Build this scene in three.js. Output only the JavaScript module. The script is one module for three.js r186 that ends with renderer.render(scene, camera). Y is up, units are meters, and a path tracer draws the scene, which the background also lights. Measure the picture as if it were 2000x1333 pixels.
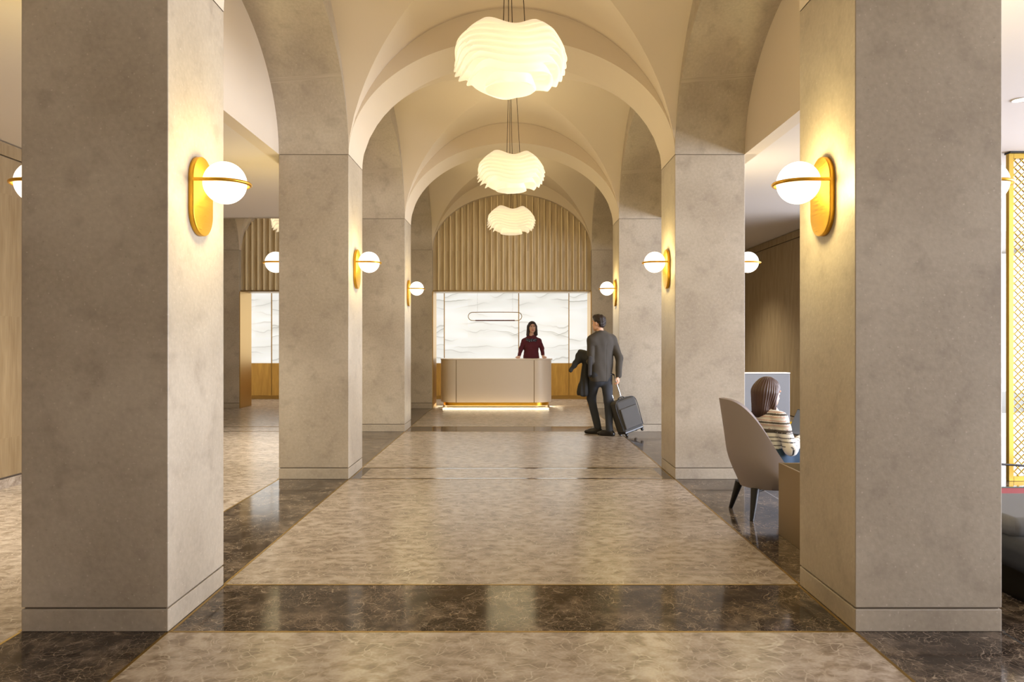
import * as THREE from 'three';
import { RoundedBoxGeometry } from 'three/addons/geometries/RoundedBoxGeometry.js';
import { mergeGeometries, toCreasedNormals } from 'three/addons/utils/BufferGeometryUtils.js';
import { RectAreaLightUniformsLib } from 'three/addons/lights/RectAreaLightUniformsLib.js';
RectAreaLightUniformsLib.init();

// ---------------------------------------------------------------- camera, sky, large lights, exposure
const scene = new THREE.Scene();
const EYE = 1.45, FOCAL = 1480;
const camera = new THREE.PerspectiveCamera(2 * Math.atan(666.5 / FOCAL) * 180 / Math.PI, 2000 / 1333, 0.05, 120);
camera.position.set(0.002, EYE, 0);
camera.lookAt(0.002, EYE, -10);
scene.background = new THREE.Color().setRGB(0.90, 0.94, 1.0);
scene.backgroundIntensity = 2.0;
const renderer = new THREE.WebGLRenderer({ antialias: true });
renderer.toneMapping = THREE.LinearToneMapping;
renderer.toneMappingExposure = 0.9;
renderer.shadowMap.enabled = true;
const DAY = new THREE.Color().setRGB(0.82, 0.86, 1.0);
const WARM = new THREE.Color().setRGB(1.0, 0.82, 0.46), GLOBE = new THREE.Color().setRGB(1.0, 0.79, 0.36);
const POWER = { window: 27.0, chandelierDown: 1.8, chandelierUp: 1.8, chandelierSide: 1.9, inner: 0.16, sconce: 2.9, downlight: 6, downlightHall: 66, lobby: 11, onyx: 0.7, led: 20 };
function areaLight(parent, color, power, w, h, from, to) {
  const l = new THREE.RectAreaLight(color, power, w, h);
  l.name = 'area_light';
  l.position.set(...from); parent.add(l);
  const p = new THREE.Vector3(...from), q = new THREE.Vector3(...to);
  const m = new THREE.Matrix4().lookAt(p, q, Math.abs(p.y - q.y) > 0.9 * p.distanceTo(q) ? new THREE.Vector3(0, 0, 1) : new THREE.Vector3(0, 1, 0));
  l.quaternion.setFromRotationMatrix(m);
  return l;
}
// daylight that the tall windows of the lounge let in
areaLight(scene, DAY, POWER.window, 11.9, 2.8, [10.86, 1.74, -5.45], [0, 1.74, -5.45]);

// ---------------------------------------------------------------- proportions of the hall (metres)
const HW = 1.7116, PW = 0.7316, PIT = 2 * HW + PW;         // half the nave, pier width, side pitch
const PD = 0.73, BAY = 4.17, D1 = 3.775;                    // pier depth, bay pitch, first pier in front of the camera
const front = (i) => D1 + (i - 1) * BAY;                    // distance of the front of pier i
const SPRING = 3.41, ARCH = 1.21, OUT = HW + PW;
const VR = 1.745, VC = -0.213;                              // vault circle
const vaultH = (t) => SPRING + VC + Math.sqrt(Math.max(0, VR * VR - t * t));
const archH = (t, half) => SPRING + ARCH * Math.sqrt(Math.max(0, 1 - (t / half) ** 2));
const at = (px, py, D) => [(px - 999) * D / FOCAL, EYE + (667 - py) * D / FOCAL, -D];   // photograph position at a distance -> metres

// ---------------------------------------------------------------- helpers
let seed = 7;
const rnd = () => { seed = (seed * 1664525 + 1013904223) >>> 0; return seed / 4294967296; };
const taken = {};
function numbered(n) { const k = taken[n] = (taken[n] ?? -1) + 1; return k ? n + '_' + String(k).padStart(3, '0') : n; }
function thing(name, label, category, p = [0, 0, 0], turn = 0, group) {
  const o = new THREE.Group(); o.name = numbered(name); scene.add(o);
  o.position.set(...p); o.rotation.y = turn; o.userData = { label, category };
  if (group) o.userData.group = group;
  return o;
}
function setting(name, label, category) {
  const o = new THREE.Group(); o.name = name; scene.add(o);
  o.userData = { label, category, kind: 'structure' };
  return o;
}
function part(name, geo, mat, parent, p, label) {
  const m = new THREE.Mesh(geo, mat); m.name = name; m.castShadow = m.receiveShadow = true;
  if (p) m.position.set(...p);
  if (label) m.userData.label = label;
  parent.add(m); return m;
}
function triUV(g, off = [0, 0], turn = false) {
  const p = g.attributes.position, n = g.attributes.normal, uv = new Float32Array(p.count * 2);
  for (let i = 0; i < p.count; i++) {
    const ax = Math.abs(n.getX(i)), ay = Math.abs(n.getY(i)), az = Math.abs(n.getZ(i));
    let u, v;
    if (ay >= ax && ay >= az) { u = p.getX(i); v = -p.getZ(i); } else if (ax >= az) { u = p.getZ(i); v = p.getY(i); } else { u = p.getX(i); v = p.getY(i); }
    if (turn) [u, v] = [v, -u];
    uv[2 * i] = u + off[0]; uv[2 * i + 1] = v + off[1];
  }
  g.setAttribute('uv', new THREE.BufferAttribute(uv, 2));
  return g;
}
// box between two corners, edges eased by r
function bx(x0, x1, y0, y1, z0, z1, r = 0, off = [0, 0], turn = false) {
  const w = x1 - x0, h = y1 - y0, d = z1 - z0;
  const g = r > 0 ? new RoundedBoxGeometry(w, h, d, r > 0.02 ? 4 : 1, Math.min(r, w / 2.01, h / 2.01, d / 2.01)) : new THREE.BoxGeometry(w, h, d);
  g.translate((x0 + x1) / 2, (y0 + y1) / 2, (z0 + z1) / 2);
  return triUV(g, off, turn);
}
function tube(points, r, seg = 40, radial = 8, closed = false) {
  const c = new THREE.CatmullRomCurve3(points.map((p) => new THREE.Vector3(...p)), closed, 'centripetal');
  return new THREE.TubeGeometry(c, seg, r, radial, closed);
}
function rod(a, b, r0, r1 = r0, seg = 10) {
  const A = new THREE.Vector3(...a), B = new THREE.Vector3(...b), d = B.clone().sub(A), g = new THREE.CylinderGeometry(r1, r0, d.length(), seg);
  g.applyQuaternion(new THREE.Quaternion().setFromUnitVectors(new THREE.Vector3(0, 1, 0), d.clone().normalize()));
  const c = A.add(B).multiplyScalar(0.5); g.translate(c.x, c.y, c.z);
  return g;
}
function extrude(shape, depth, bevel = 0, curve = 48) {
  return new THREE.ExtrudeGeometry(shape, { depth: depth - 2 * bevel, bevelEnabled: bevel > 0, bevelThickness: bevel, bevelSize: bevel, bevelOffset: -bevel, bevelSegments: 2, curveSegments: curve }).translate(0, 0, bevel);
}

// ---------------------------------------------------------------- tiling noise and the surfaces made from it
const PERM = (() => { const a = [...Array(256).keys()]; let s = 91; for (let i = 255; i > 0; i--) { s = (s * 1103515245 + 12345) & 0x7fffffff; const j = s % (i + 1); [a[i], a[j]] = [a[j], a[i]]; } return a; })();
const GX = PERM.map((v) => Math.cos(v / 256 * 6.28318)), GY = PERM.map((v) => Math.sin(v / 256 * 6.28318));
function pn(x, y, per, s = 0) {           // gradient noise, repeats every per units
  const xi = Math.floor(x), yi = Math.floor(y), fx = x - xi, fy = y - yi;
  const u = fx * fx * fx * (fx * (fx * 6 - 15) + 10), v = fy * fy * fy * (fy * (fy * 6 - 15) + 10);
  const g = (i, j, dx, dy) => { const h = PERM[(PERM[(((i % per) + per) % per + s * 17) & 255] + ((j % per) + per) % per + s * 31) & 255]; return GX[h] * dx + GY[h] * dy; };
  const a = g(xi, yi, fx, fy), b = g(xi + 1, yi, fx - 1, fy), c = g(xi, yi + 1, fx, fy - 1), d = g(xi + 1, yi + 1, fx - 1, fy - 1);
  return (a + (b - a) * u + (c - a) * v + (a - b - c + d) * u * v) * 1.4;
}
function fbm(x, y, per, oct, s = 0, gain = 0.5) { let a = 1, t = 0, n = 0; for (let o = 0; o < oct; o++) { t += a * pn(x, y, per, s + o); n += a; x *= 2; y *= 2; per *= 2; a *= gain; } return t / n; }
function texture(size, fn, srgb = true, tile = 1) {
  const d = new Uint8Array(size * size * 4);
  for (let j = 0; j < size; j++) for (let i = 0; i < size; i++) {
    const c = fn(i / size, j / size), k = 4 * (j * size + i);
    d[k] = Math.max(0, Math.min(255, c[0])); d[k + 1] = Math.max(0, Math.min(255, c[1])); d[k + 2] = Math.max(0, Math.min(255, c[2])); d[k + 3] = 255;
  }
  const t = new THREE.DataTexture(d, size, size, THREE.RGBAFormat);
  t.wrapS = t.wrapT = THREE.RepeatWrapping; t.magFilter = THREE.LinearFilter; t.minFilter = THREE.LinearMipmapLinearFilter; t.generateMipmaps = true;
  if (srgb) t.colorSpace = THREE.SRGBColorSpace;
  t.repeat.set(1 / tile, 1 / tile); t.needsUpdate = true;
  return t;
}
const mixc = (a, b, t) => a.map((v, i) => v + (b[i] - v) * t);
const clamp = (x, a = 0, b = 1) => Math.max(a, Math.min(b, x));
const smooth = (a, b, x) => { const t = clamp((x - a) / (b - a)); return t * t * (3 - 2 * t); };

// honed limestone: soft clouds, pores and pale fossil flecks
const limeTex = texture(1024, (u, v) => {
  const cl = fbm(u * 3, v * 3, 3, 5, 3), mid = fbm(u * 14, v * 14, 14, 3, 9), fine = fbm(u * 90, v * 90, 90, 2, 21);
  let c = mixc([190, 179, 161], [169, 157, 139], clamp(0.5 + 1.3 * cl));
  c = mixc(c, [156, 144, 128], 0.55 * smooth(0.0, 0.6, mid));
  const fleck = pn(u * 190, v * 190, 190, 5), pore = pn(u * 170, v * 170, 170, 12);
  if (fleck > 0.55) c = mixc(c, [220, 210, 196], 0.5 * smooth(0.55, 0.8, fleck));
  if (pore > 0.6) c = mixc(c, [138, 125, 110], 0.35 * smooth(0.6, 0.9, pore));
  return c.map((x) => x + 9 * fine);
}, true, 2.6);
const limeBump = texture(512, (u, v) => { const f = 128 + 60 * fbm(u * 60, v * 60, 60, 3, 4) + 30 * fbm(u * 8, v * 8, 8, 2, 5); return [f, f, f]; }, false, 1.3);
// veins as the borders of a warped cell pattern: 1 on a border, 0 inside a cell
const HASH = Array.from({ length: 4096 }, (_, i) => { const x = Math.sin(i * 127.1 + 311.7) * 43758.5453; return x - Math.floor(x); });
function crackle(x, y, per, s) {
  const xi = Math.floor(x), yi = Math.floor(y); let a = 9, b = 9;
  for (let j = -1; j <= 1; j++) for (let i = -1; i <= 1; i++) {
    const cx = ((xi + i) % per + per) % per, cy = ((yi + j) % per + per) % per, h = (cx * 73 + cy * 179 + s * 57) & 4095;
    const dx = xi + i + HASH[h] - x, dy = yi + j + HASH[(h * 31 + 7) & 4095] - y, d = dx * dx + dy * dy;
    if (d < a) { b = a; a = d; } else if (d < b) b = d;
  }
  return Math.sqrt(b) - Math.sqrt(a);
}
const warped = (u, v, f, s, w) => { const wx = fbm(u * 6, v * 6, 6, 3, s), wy = fbm(u * 6, v * 6, 6, 3, s + 9); return [u * f + wx * w, v * f + wy * w]; };
// pale greige marble: cloudy ground under a web of thin whitish veins
const paleTex = texture(1024, (u, v) => {
  const cl = fbm(u * 5, v * 7, 35, 4, 40), mo = fbm(u * 22, v * 30, 330, 3, 44), grain = pn(u * 170, v * 170, 170, 8);
  const [ax, ay] = warped(u, v, 14, 41, 2.6), [bx_, by] = warped(u, v, 34, 47, 3.4), a = crackle(ax, ay, 14, 1), b = crackle(bx_, by, 34, 2);
  let c = mixc([187, 178, 169], [139, 127, 117], clamp(0.46 + 0.8 * cl + 1.1 * mo));
  c = mixc(c, [214, 208, 198], 0.7 * (1 - smooth(0, 0.11, b)) * clamp(0.5 + mo * 2.4));
  c = mixc(c, [222, 216, 206], 0.6 * (1 - smooth(0, 0.05, a)) * clamp(0.55 + cl * 2));
  c = mixc(c, [122, 106, 90], 0.35 * smooth(0.15, 0.6, mo - cl));
  return c.map((x) => x + 9 * grain);
}, true, 2.2);
// dark brown marble: near-black clouds, tan crackle veins in several sizes
const darkTex = texture(1024, (u, v) => {
  const cl = fbm(u * 5, v * 5, 5, 4, 60), mo = fbm(u * 20, v * 20, 20, 3, 66), gr = pn(u * 150, v * 150, 150, 18), den = smooth(-0.5, 0.2, fbm(u * 7, v * 7, 7, 3, 90));
  const [ax, ay] = warped(u, v, 10, 61, 2.4), [bx_, by] = warped(u, v, 26, 67, 3.0), [dx, dy] = warped(u, v, 56, 73, 3.6), a = crackle(ax, ay, 10, 3), b = crackle(bx_, by, 26, 4), d = crackle(dx, dy, 56, 5);
  let c = mixc([44, 36, 31], [102, 90, 79], clamp(0.42 + 1.2 * cl + 1.0 * mo));
  c = mixc(c, [146, 131, 115], 0.6 * (1 - smooth(0, 0.14, d)) * den);
  c = mixc(c, [170, 154, 136], 0.7 * (1 - smooth(0, 0.06, b)) * den);
  c = mixc(c, [190, 175, 156], 0.7 * (1 - smooth(0, 0.03, a)) * (0.25 + 0.75 * den));
  return c.map((x) => x + 7 * gr);
}, true, 1.7);
const oakTex = texture(1024, (u, v) => {
  const wob = fbm(u * 4, v * 2, 2, 3, 33) * 0.4, g = fbm(u * 90 + wob, v * 3, 1 << 7, 3, 35), l = fbm(u * 14 + wob * 2, v * 2, 1 << 6, 3, 37), f = fbm(u * 220, v * 6, 1 << 8, 2, 39);
  const t = clamp(0.5 + 0.8 * l + 0.5 * g);
  return mixc([212, 195, 164], [180, 160, 128], t).map((x) => x + 10 * f);
}, true, 1.2);
const plasterBump = texture(512, (u, v) => { const f = 128 + 70 * fbm(u * 40, v * 40, 40, 4, 14); return [f, f, f]; }, false, 1.6);
const brushTex = texture(512, (u, v) => { const f = 150 + 70 * fbm(u * 6, v * 200, 256, 2, 15); return [f, f, f]; }, false, 0.6);
const weaveBump = texture(256, (u, v) => { const f = 128 + 60 * Math.sin(u * 6.28318 * 32) * Math.sin(v * 6.28318 * 32) + 40 * fbm(u * 32, v * 32, 32, 2, 3); return [f, f, f]; }, false, 0.12);
const onyxFn = (() => {                    // grey strata of a white onyx, running across the slab
  const lines = []; let q = 5; const rr = () => (q = (q * 16807) % 2147483647) / 2147483647;
  for (let k = 0; k < 17; k++) lines.push([(k + 0.2 + 0.6 * rr()) / 17, 0.015 + 0.06 * rr(), 1 + Math.floor(rr() * 2), 200 + k * 3, 0.35 + 0.6 * rr() * rr(), 0.003 + 0.008 * rr()]);
  const column = (u) => lines.map(([v0, amp, f, sd, k, wd]) => [v0 + amp * (pn(u * f * 2, v0 * 7, f * 2, sd) + 0.5 * pn(u * f * 4, v0 * 9, f * 4, sd + 1) + 0.2 * pn(u * f * 12, v0 * 5, f * 12, sd + 2)), k * smooth(-0.25, 0.35, pn(u * 3, v0 * 13, 3, sd + 5)), wd]);
  const columns = new Map();
  return (u, v) => {
    if (!columns.has(u)) columns.set(u, column(u));
    let c = mixc([255, 255, 254], [238, 237, 233], clamp(0.45 + 1.2 * fbm(u * 2, v * 8, 8, 3, 120)));
    for (const [y, k, wd] of columns.get(u)) {
      let d = y - v; d -= Math.round(d);
      if (Math.abs(d) > wd * 9) continue;
      c = mixc(c, [158, 156, 148], k * (1 - smooth(0, wd, Math.abs(d))));
      if (d > 0) c = mixc(c, [206, 204, 197], 0.6 * k * (1 - smooth(0, wd * 9, d)));
    }
    return c;
  };
})();
const onyxTex = texture(1024, onyxFn, true, 3.2);

const std = (o) => new THREE.MeshStandardMaterial(o), phys = (o) => new THREE.MeshPhysicalMaterial(o);
const M = {
  lime: std({ map: limeTex, bumpMap: limeBump, bumpScale: 0.0012, roughness: 0.42 }),
  plaster: std({ color: 0xd9cbb6, bumpMap: plasterBump, bumpScale: 0.001, roughness: 0.6 }),
  ceiling: std({ color: 0xdcd4cb, bumpMap: plasterBump, bumpScale: 0.0006, roughness: 0.7 }),
  joint: std({ color: 0x6d6050, roughness: 0.8 }),
  pale: phys({ map: paleTex, color: 0xf0ece8, roughness: 0.27, specularIntensity: 0.55 }),
  dark: phys({ map: darkTex, roughness: 0.1, specularIntensity: 0.5 }),
  brassLine: std({ color: 0xa98c4c, metalness: 1, roughness: 0.36 }),
  brass: std({ color: 0xe2b040, metalness: 1, roughness: 0.62, roughnessMap: brushTex }),
  brassDark: std({ color: 0xbe9c5e, metalness: 1, roughness: 0.38 }),
  bronze: std({ color: 0x97815c, metalness: 0.85, roughness: 0.42, bumpMap: brushTex, bumpScale: 0.0004 }),
  oak: std({ map: oakTex, roughness: 0.5 }),
  oakPale: std({ color: 0xecdab4, roughness: 0.45 }),
  oakGold: std({ map: oakTex, color: 0xffdd88, roughness: 0.42 }),
  oakWall: std({ map: oakTex, color: 0xbab2a6, roughness: 0.5 }),
  globe: std({ color: 0xfffaf0, emissive: 0xfff6e4, emissiveIntensity: 1.9, roughness: 0.3 }),
  shade: phys({ color: 0xf8eccb, emissive: new THREE.Color().setRGB(1, 0.965, 0.83), emissiveIntensity: 0.68, transmission: 0.5, thickness: 0, roughness: 1, side: THREE.DoubleSide }),
  wire: std({ color: 0x3a2f24, metalness: 0.6, roughness: 0.5 }),
  onyx: std({ color: 0x504f4b, emissive: 0xfffdf8, emissiveMap: onyxTex, emissiveIntensity: 1.05, roughness: 0.2 }),
  led: std({ color: 0xfff0d0, emissive: 0xffe6b0, emissiveIntensity: 2.2 }),
  downlight: std({ color: 0xffffff, emissive: 0xfff4e2, emissiveIntensity: 1.8 }),
  white: std({ color: 0xe8e6e2, roughness: 0.6 }),
  desk: std({ color: 0xe0d3c2, roughness: 0.42, bumpMap: limeBump, bumpScale: 0.0003 }),
  black: std({ color: 0x060606, roughness: 0.35 }),
  steel: std({ color: 0xc9cacc, metalness: 1, roughness: 0.22 }),
  glass: phys({ color: 0xffffff, transmission: 1, thickness: 0, roughness: 0.0 }),
};

// ================================================================ THE SETTING
// ---- floor: marble fields, dark bands at the piers, brass inlays
const floor = setting('floor', 'polished floor of pale marble fields framed by dark brown marble bands and brass lines', 'floor');
const slab = (name, x0, x1, d0, d1, mat, label) => part(name, bx(x0, x1, -0.06, 0, -d1, -d0, 0, [rnd() * 3, rnd() * 3]), mat, floor, null, label);
const inlay = (x0, x1, d0, d1, mat = M.brassLine) => part('brass_inlay', bx(x0, x1, -0.02, 0.0012, -d1, -d0), mat, floor);
const BW = 0.014, END = 18.9, NEAR = -4.2;
for (let i = 0; i <= 4; i++) {
  const f = front(i), b = f + PD, prev = i ? front(i - 1) + PD : NEAR;
  slab('pale_marble_field', -HW, HW, prev, f, M.pale);
  if (i === 4) { slab('pale_marble_field', -HW, HW, f, END + 0.3, M.pale); }
  else if (i === 2) {
    slab('dark_marble_band', -HW, HW, f, f + 0.07, M.dark); slab('dark_marble_band', -HW, HW, b - 0.07, b, M.dark);
    slab('dark_marble_band', -HW, -HW + 0.11, f + 0.07, b - 0.07, M.dark); slab('dark_marble_band', HW - 0.11, HW, f + 0.07, b - 0.07, M.dark);
    slab('pale_marble_band', -HW + 0.11, HW - 0.11, f + 0.07, b - 0.07, M.pale);
  } else slab('dark_marble_band', -HW, HW, f, b, M.dark);
  if (i < 4) { inlay(-HW, HW, f - BW / 2, f + BW / 2); inlay(-HW, HW, b - BW / 2, b + BW / 2); }
  for (const s of [-1, 1]) {
    const xs = s < 0 ? [-OUT, -HW] : [HW, OUT];
    slab('dark_marble_strip', ...xs, prev, f, M.dark);
    slab('pier_footing', ...xs, f, b, M.dark);
    if (i === 4) slab('pale_marble_strip', ...xs, b, END + 0.3, M.pale);
    inlay(s * HW - BW / 2, s * HW + BW / 2, prev + 0.01, f - 0.01);
    inlay(s * HW - BW / 2 - s * 0.012, s * HW + BW / 2 - s * 0.012, f, b);
    inlay(s * OUT - BW / 2, s * OUT + BW / 2, prev + 0.01, f - 0.01, s > 0 ? M.steel : M.brassLine);
    inlay(s * OUT - BW / 2 + s * 0.012, s * OUT + BW / 2 + s * 0.012, f, b, s > 0 ? M.steel : M.brassLine);
  }
}
const HC = -PIT, HX = HC - OUT;                              // centre and far side of the hall beside the nave
slab('pale_marble_field', HX, -OUT, NEAR, front(3), M.pale);
slab('dark_marble_band', HX, -OUT, front(3), front(3) + 0.07, M.dark);
slab('pale_marble_band', HX, -OUT, front(3) + 0.07, front(3) + PD - 0.07, M.pale);
slab('dark_marble_band', HX, -OUT, front(3) + PD - 0.07, front(3) + PD, M.dark);
slab('pale_marble_field', HX, -OUT, front(3) + PD, END + 0.3, M.pale);
slab('dark_marble_field', OUT, 11.1, NEAR, 11.6, M.dark);
slab('dark_marble_field', OUT, 5.3, 11.6, front(4) + PD, M.dark);
slab('pale_marble_field', OUT, 3.2, front(4) + PD, END + 0.3, M.pale);

// ---- piers, each a plinth, a shaft and the block above the springing
function pier(cx, i, label, group) {
  const t = setting(numbered('stone_pier'), label, 'pier'), w = PW / 2, d = PD / 2, o = () => [rnd() * 5, rnd() * 5]; t.position.set(cx, 0, -front(i) - PD / 2);
  part('base_plinth', bx(-w, w, 0, 0.112, -d, d, 0.005, o()), M.lime, t);
  part('shadow_joint', bx(-w + 0.012, w - 0.012, 0.11, 0.122, -d + 0.012, d - 0.012), M.joint, t);
  part('shaft', bx(-w, w, 0.12, SPRING - 0.004, -d, d, 0.005, o()), M.lime, t);
  part('shadow_joint', bx(-w + 0.01, w - 0.01, SPRING - 0.006, SPRING + 0.004, -d + 0.01, d - 0.01), M.joint, t);
  part('springer_block', bx(-w, w, SPRING + 0.003, 5.3, -d, d, 0.004, o()), M.lime, t);
  return t;
}
const PN = ['behind the camera', 'nearest to the camera', 'second from the camera', 'third from the camera', 'flanking the reception wall'];
for (let i = 0; i <= 4; i++) {
  pier(-HW - PW / 2, i, i === 4 ? 'limestone pier left of the reception desk' : 'square limestone pier in the left row, ' + PN[i]);
  pier(HW + PW / 2, i, i === 4 ? 'limestone pier right of the reception wall, behind the man with suitcase' : 'square limestone pier in the right row, ' + PN[i]);
}
pier(HC - HW - PW / 2, 4, 'narrow glimpse of a limestone pier at the far end of the left hall');
pier(HC - HW - PW / 2, 3, 'limestone pier of the left hall hidden behind the nearest left pier');

// ---- arches and vaults
const R2 = Math.PI / 2;
function archShape(half, rise) {
  const s = new THREE.Shape(); s.moveTo(-half, SPRING); s.lineTo(-half, 5.3); s.lineTo(half, 5.3); s.lineTo(half, SPRING);
  for (let k = 1; k <= 72; k++) { const a = Math.PI * k / 72; s.lineTo(half * Math.cos(a), SPRING + rise * Math.sin(a)); }
  return s;
}
function finishArch(g) { g = toCreasedNormals(g, 0.5); return triUV(g, [rnd() * 4, rnd() * 4]); }
let archNo = 0;
function archThing(name, label) { const o = new THREE.Group(); o.name = numbered(name); scene.add(o); o.userData = { label, category: 'arch', kind: 'structure' }; return o; }
function crossArch(cx, i, label) {
  const g = extrude(archShape(HW, ARCH), PD).translate(cx, 0, -front(i) - PD);
  part('arch_ring', finishArch(g), M.plaster, archThing('cross_arch', label));
}
const bayLen = BAY - PD;
function sideArch(x0, i, label) {            // arch along the nave between pier i and pier i+1, from x0 to x0+PW
  const c = -(front(i) + PD + bayLen / 2);
  const g = extrude(archShape(bayLen / 2, ARCH), PW).rotateY(R2).translate(x0, 0, c);
  part('arch_ring', finishArch(g), M.lime, archThing('side_arch', label));
}
function vault(cx, i, label) {
  const N = 48, c = -(front(i) + PD + bayLen / 2), pos = [], uv = [];
  const P = (a, b) => { const u = a / N * 2 - 1, v = b / N * 2 - 1; const x = cx + u * HW, z = c + v * bayLen / 2; return [x, Math.max(vaultH(u * HW), vaultH(v * HW)), z]; };
  const tri = (...q) => q.forEach((p) => { pos.push(...p); uv.push(p[0], p[2]); });
  for (let a = 0; a < N; a++) for (let b = 0; b < N; b++) {
    const p00 = P(a, b), p10 = P(a + 1, b), p01 = P(a, b + 1), p11 = P(a + 1, b + 1);
    if ((a < N / 2) === (b < N / 2)) { tri(p00, p10, p11); tri(p00, p11, p01); } else { tri(p00, p10, p01); tri(p10, p11, p01); }
  }
  let g = new THREE.BufferGeometry(); g.setAttribute('position', new THREE.Float32BufferAttribute(pos, 3)); g.setAttribute('uv', new THREE.Float32BufferAttribute(uv, 2));
  g = toCreasedNormals(g, 0.35);
  const o = new THREE.Group(); o.name = numbered('ceiling_vault'); scene.add(o); o.userData = { label, category: 'vault', kind: 'structure' };
  part('vault_web', g, M.plaster, o);
  part('roof_slab', bx(cx - OUT, cx + OUT, 5.3, 5.45, -front(i + 1) - PD, -front(i), 0), M.plaster, o);
}
const BN = ['over the camera', 'over the nearest bay', 'over the middle bay', 'over the bay before the reception desk'];
for (let i = 0; i <= 4; i++) crossArch(0, i, i === 4 ? 'stone arch framing the slatted reception wall' : 'stone arch crossing the nave on the ' + (['rear', 'nearest', 'second', 'third'][i]) + ' pair of piers');
for (let i = 0; i < 4; i++) {
  vault(0, i, 'cream plaster groin vault ' + BN[i]);
  sideArch(-OUT, i, 'limestone side arch on the left ' + BN[i].replace('over', 'beside'));
  sideArch(HW, i, 'limestone side arch on the right ' + BN[i].replace('over', 'beside'));
  const z0 = -front(i + 1), z1 = -front(i) - PD;
  for (const s of [-1, 1]) {
    if (s < 0 && i === 3) continue;
    const o = setting(numbered('wall_lunette_' + (s < 0 ? 'left' : 'right')), 'plaster lunette closing the ' + (s < 0 ? 'left' : 'right') + ' side arch ' + BN[i].replace('over', 'beside'), 'wall');
    part('lunette_panel', bx(s < 0 ? -OUT - 0.14 : OUT, s < 0 ? -OUT : OUT + 0.14, SPRING, 5.3, z0 - PD, z1 + PD, 0, [rnd(), rnd()]), M.plaster, o);
  }
}
vault(HC, 3, 'cream plaster groin vault over the far bay of the left hall');
crossArch(HC, 4, 'stone arch over the slatted wall at the end of the left hall');
crossArch(HC, 3, 'stone arch at the entrance to the far bay of the left hall');
sideArch(HC - OUT, 3, 'limestone side arch on the far side of the left hall');

// ---- flat ceilings and outer walls
const ceilL = setting('ceiling_left', 'flat plaster ceiling of the left hall at springing height', 'ceiling');
part('ceiling_slab', bx(HX - 0.2, -OUT - 0.14, SPRING, SPRING + 0.2, -front(3), 4.4), M.ceiling, ceilL);
const ceilR = setting('ceiling_right', 'flat pale ceiling of the lounge on the right', 'ceiling');
part('ceiling_slab', bx(OUT + 0.14, 11.2, SPRING, SPRING + 0.2, -front(4) - PD, 4.4), M.ceiling, ceilR);
const ceilN = setting('ceiling_rear', 'flat ceiling behind the camera', 'ceiling');
part('ceiling_slab', bx(-OUT, OUT, 5.2, 5.45, -front(0), 4.4), M.plaster, ceilN);
part('ceiling_slab', bx(HX - 0.2, OUT + 1, 2.9, 3.1, -END - 0.4, -front(4) - PD), M.ceiling, ceilN);
const wRear = setting('wall_rear', 'plain plaster wall behind the camera', 'wall');
part('wall_panel', bx(HX - 0.2, 11.2, 0, 5.45, 4.2, 4.4), M.plaster, wRear);
part('spandrel', bx(-OUT - 0.14, -OUT, SPRING, 5.3, -front(0), 4.2), M.plaster, wRear);
part('spandrel', bx(OUT, OUT + 0.14, SPRING, 5.3, -front(0), 4.2), M.plaster, wRear);
function panelWall(name, label, x, side, d0, d1) {             // oak panels with a shadow gap below the ceiling and a stone base
  const o = setting(name, label, 'wall'), t = side * 0.14;
  const X = (a, b) => [Math.min(x + a, x + b), Math.max(x + a, x + b)];
  part('wall_core', bx(...X(side * 0.03, t), 0, SPRING, -d1, -d0), M.joint, o);
  const n = Math.round((d1 - d0) / 1.22), w = (d1 - d0) / n;
  for (let k = 0; k < n; k++) {
    part('oak_panel', bx(...X(0, side * 0.04), 0.115, SPRING - 0.155, -(d0 + (k + 1) * w) + 0.002, -(d0 + k * w) - 0.002, 0.002, [rnd() * 3, rnd() * 3]), M.oakWall, o);
    part('oak_frieze', bx(...X(0, side * 0.04), SPRING - 0.14, SPRING - 0.012, -(d0 + (k + 1) * w) + 0.002, -(d0 + k * w) - 0.002, 0.002, [rnd() * 3, rnd() * 3]), M.oakWall, o);
  }
  const b = setting('baseboard_' + name.slice(5), 'low pale marble base along the ' + name.slice(5) + ' oak wall', 'baseboard');
  part('base_board', bx(...X(side * 0.006, side * 0.04), 0, 0.095, -d1, -d0, 0, [rnd(), rnd()]), M.pale, b);
}
panelWall('wall_left', 'vertical grain oak wall at the left edge of the hall', -4.97, -1, -4.2, front(3) - 0.02);
panelWall('wall_right', 'vertical grain oak wall deep in the lounge on the right', 5.0, 1, 11.6, front(4));
const wHall = setting('wall_hall_end', 'plaster wall closing the far side of the left hall', 'wall');
part('wall_panel', bx(HX - 0.2, HX, 0, 5.3, -END - 0.4, -front(3)), M.plaster, wHall);
part('wall_return', bx(HX - 0.2, -4.99, 0, SPRING, -front(3) - 0.1, -front(3) + 0.02), M.plaster, wHall);
part('wall_header', bx(HX - 0.2, -OUT, SPRING, 5.3, -front(3), -front(3) + 0.12), M.plaster, wHall);
const wEnd = setting('wall_lounge_end', 'plaster wall at the far end of the lounge', 'wall');
part('wall_panel', bx(OUT, 5.2, 0, SPRING, -front(4) - PD, -front(4) - 0.1), M.plaster, wEnd);
part('wall_panel', bx(OUT, OUT + 0.2, 0, 3, -END - 0.4, -front(4) - PD), M.plaster, wEnd);
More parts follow.
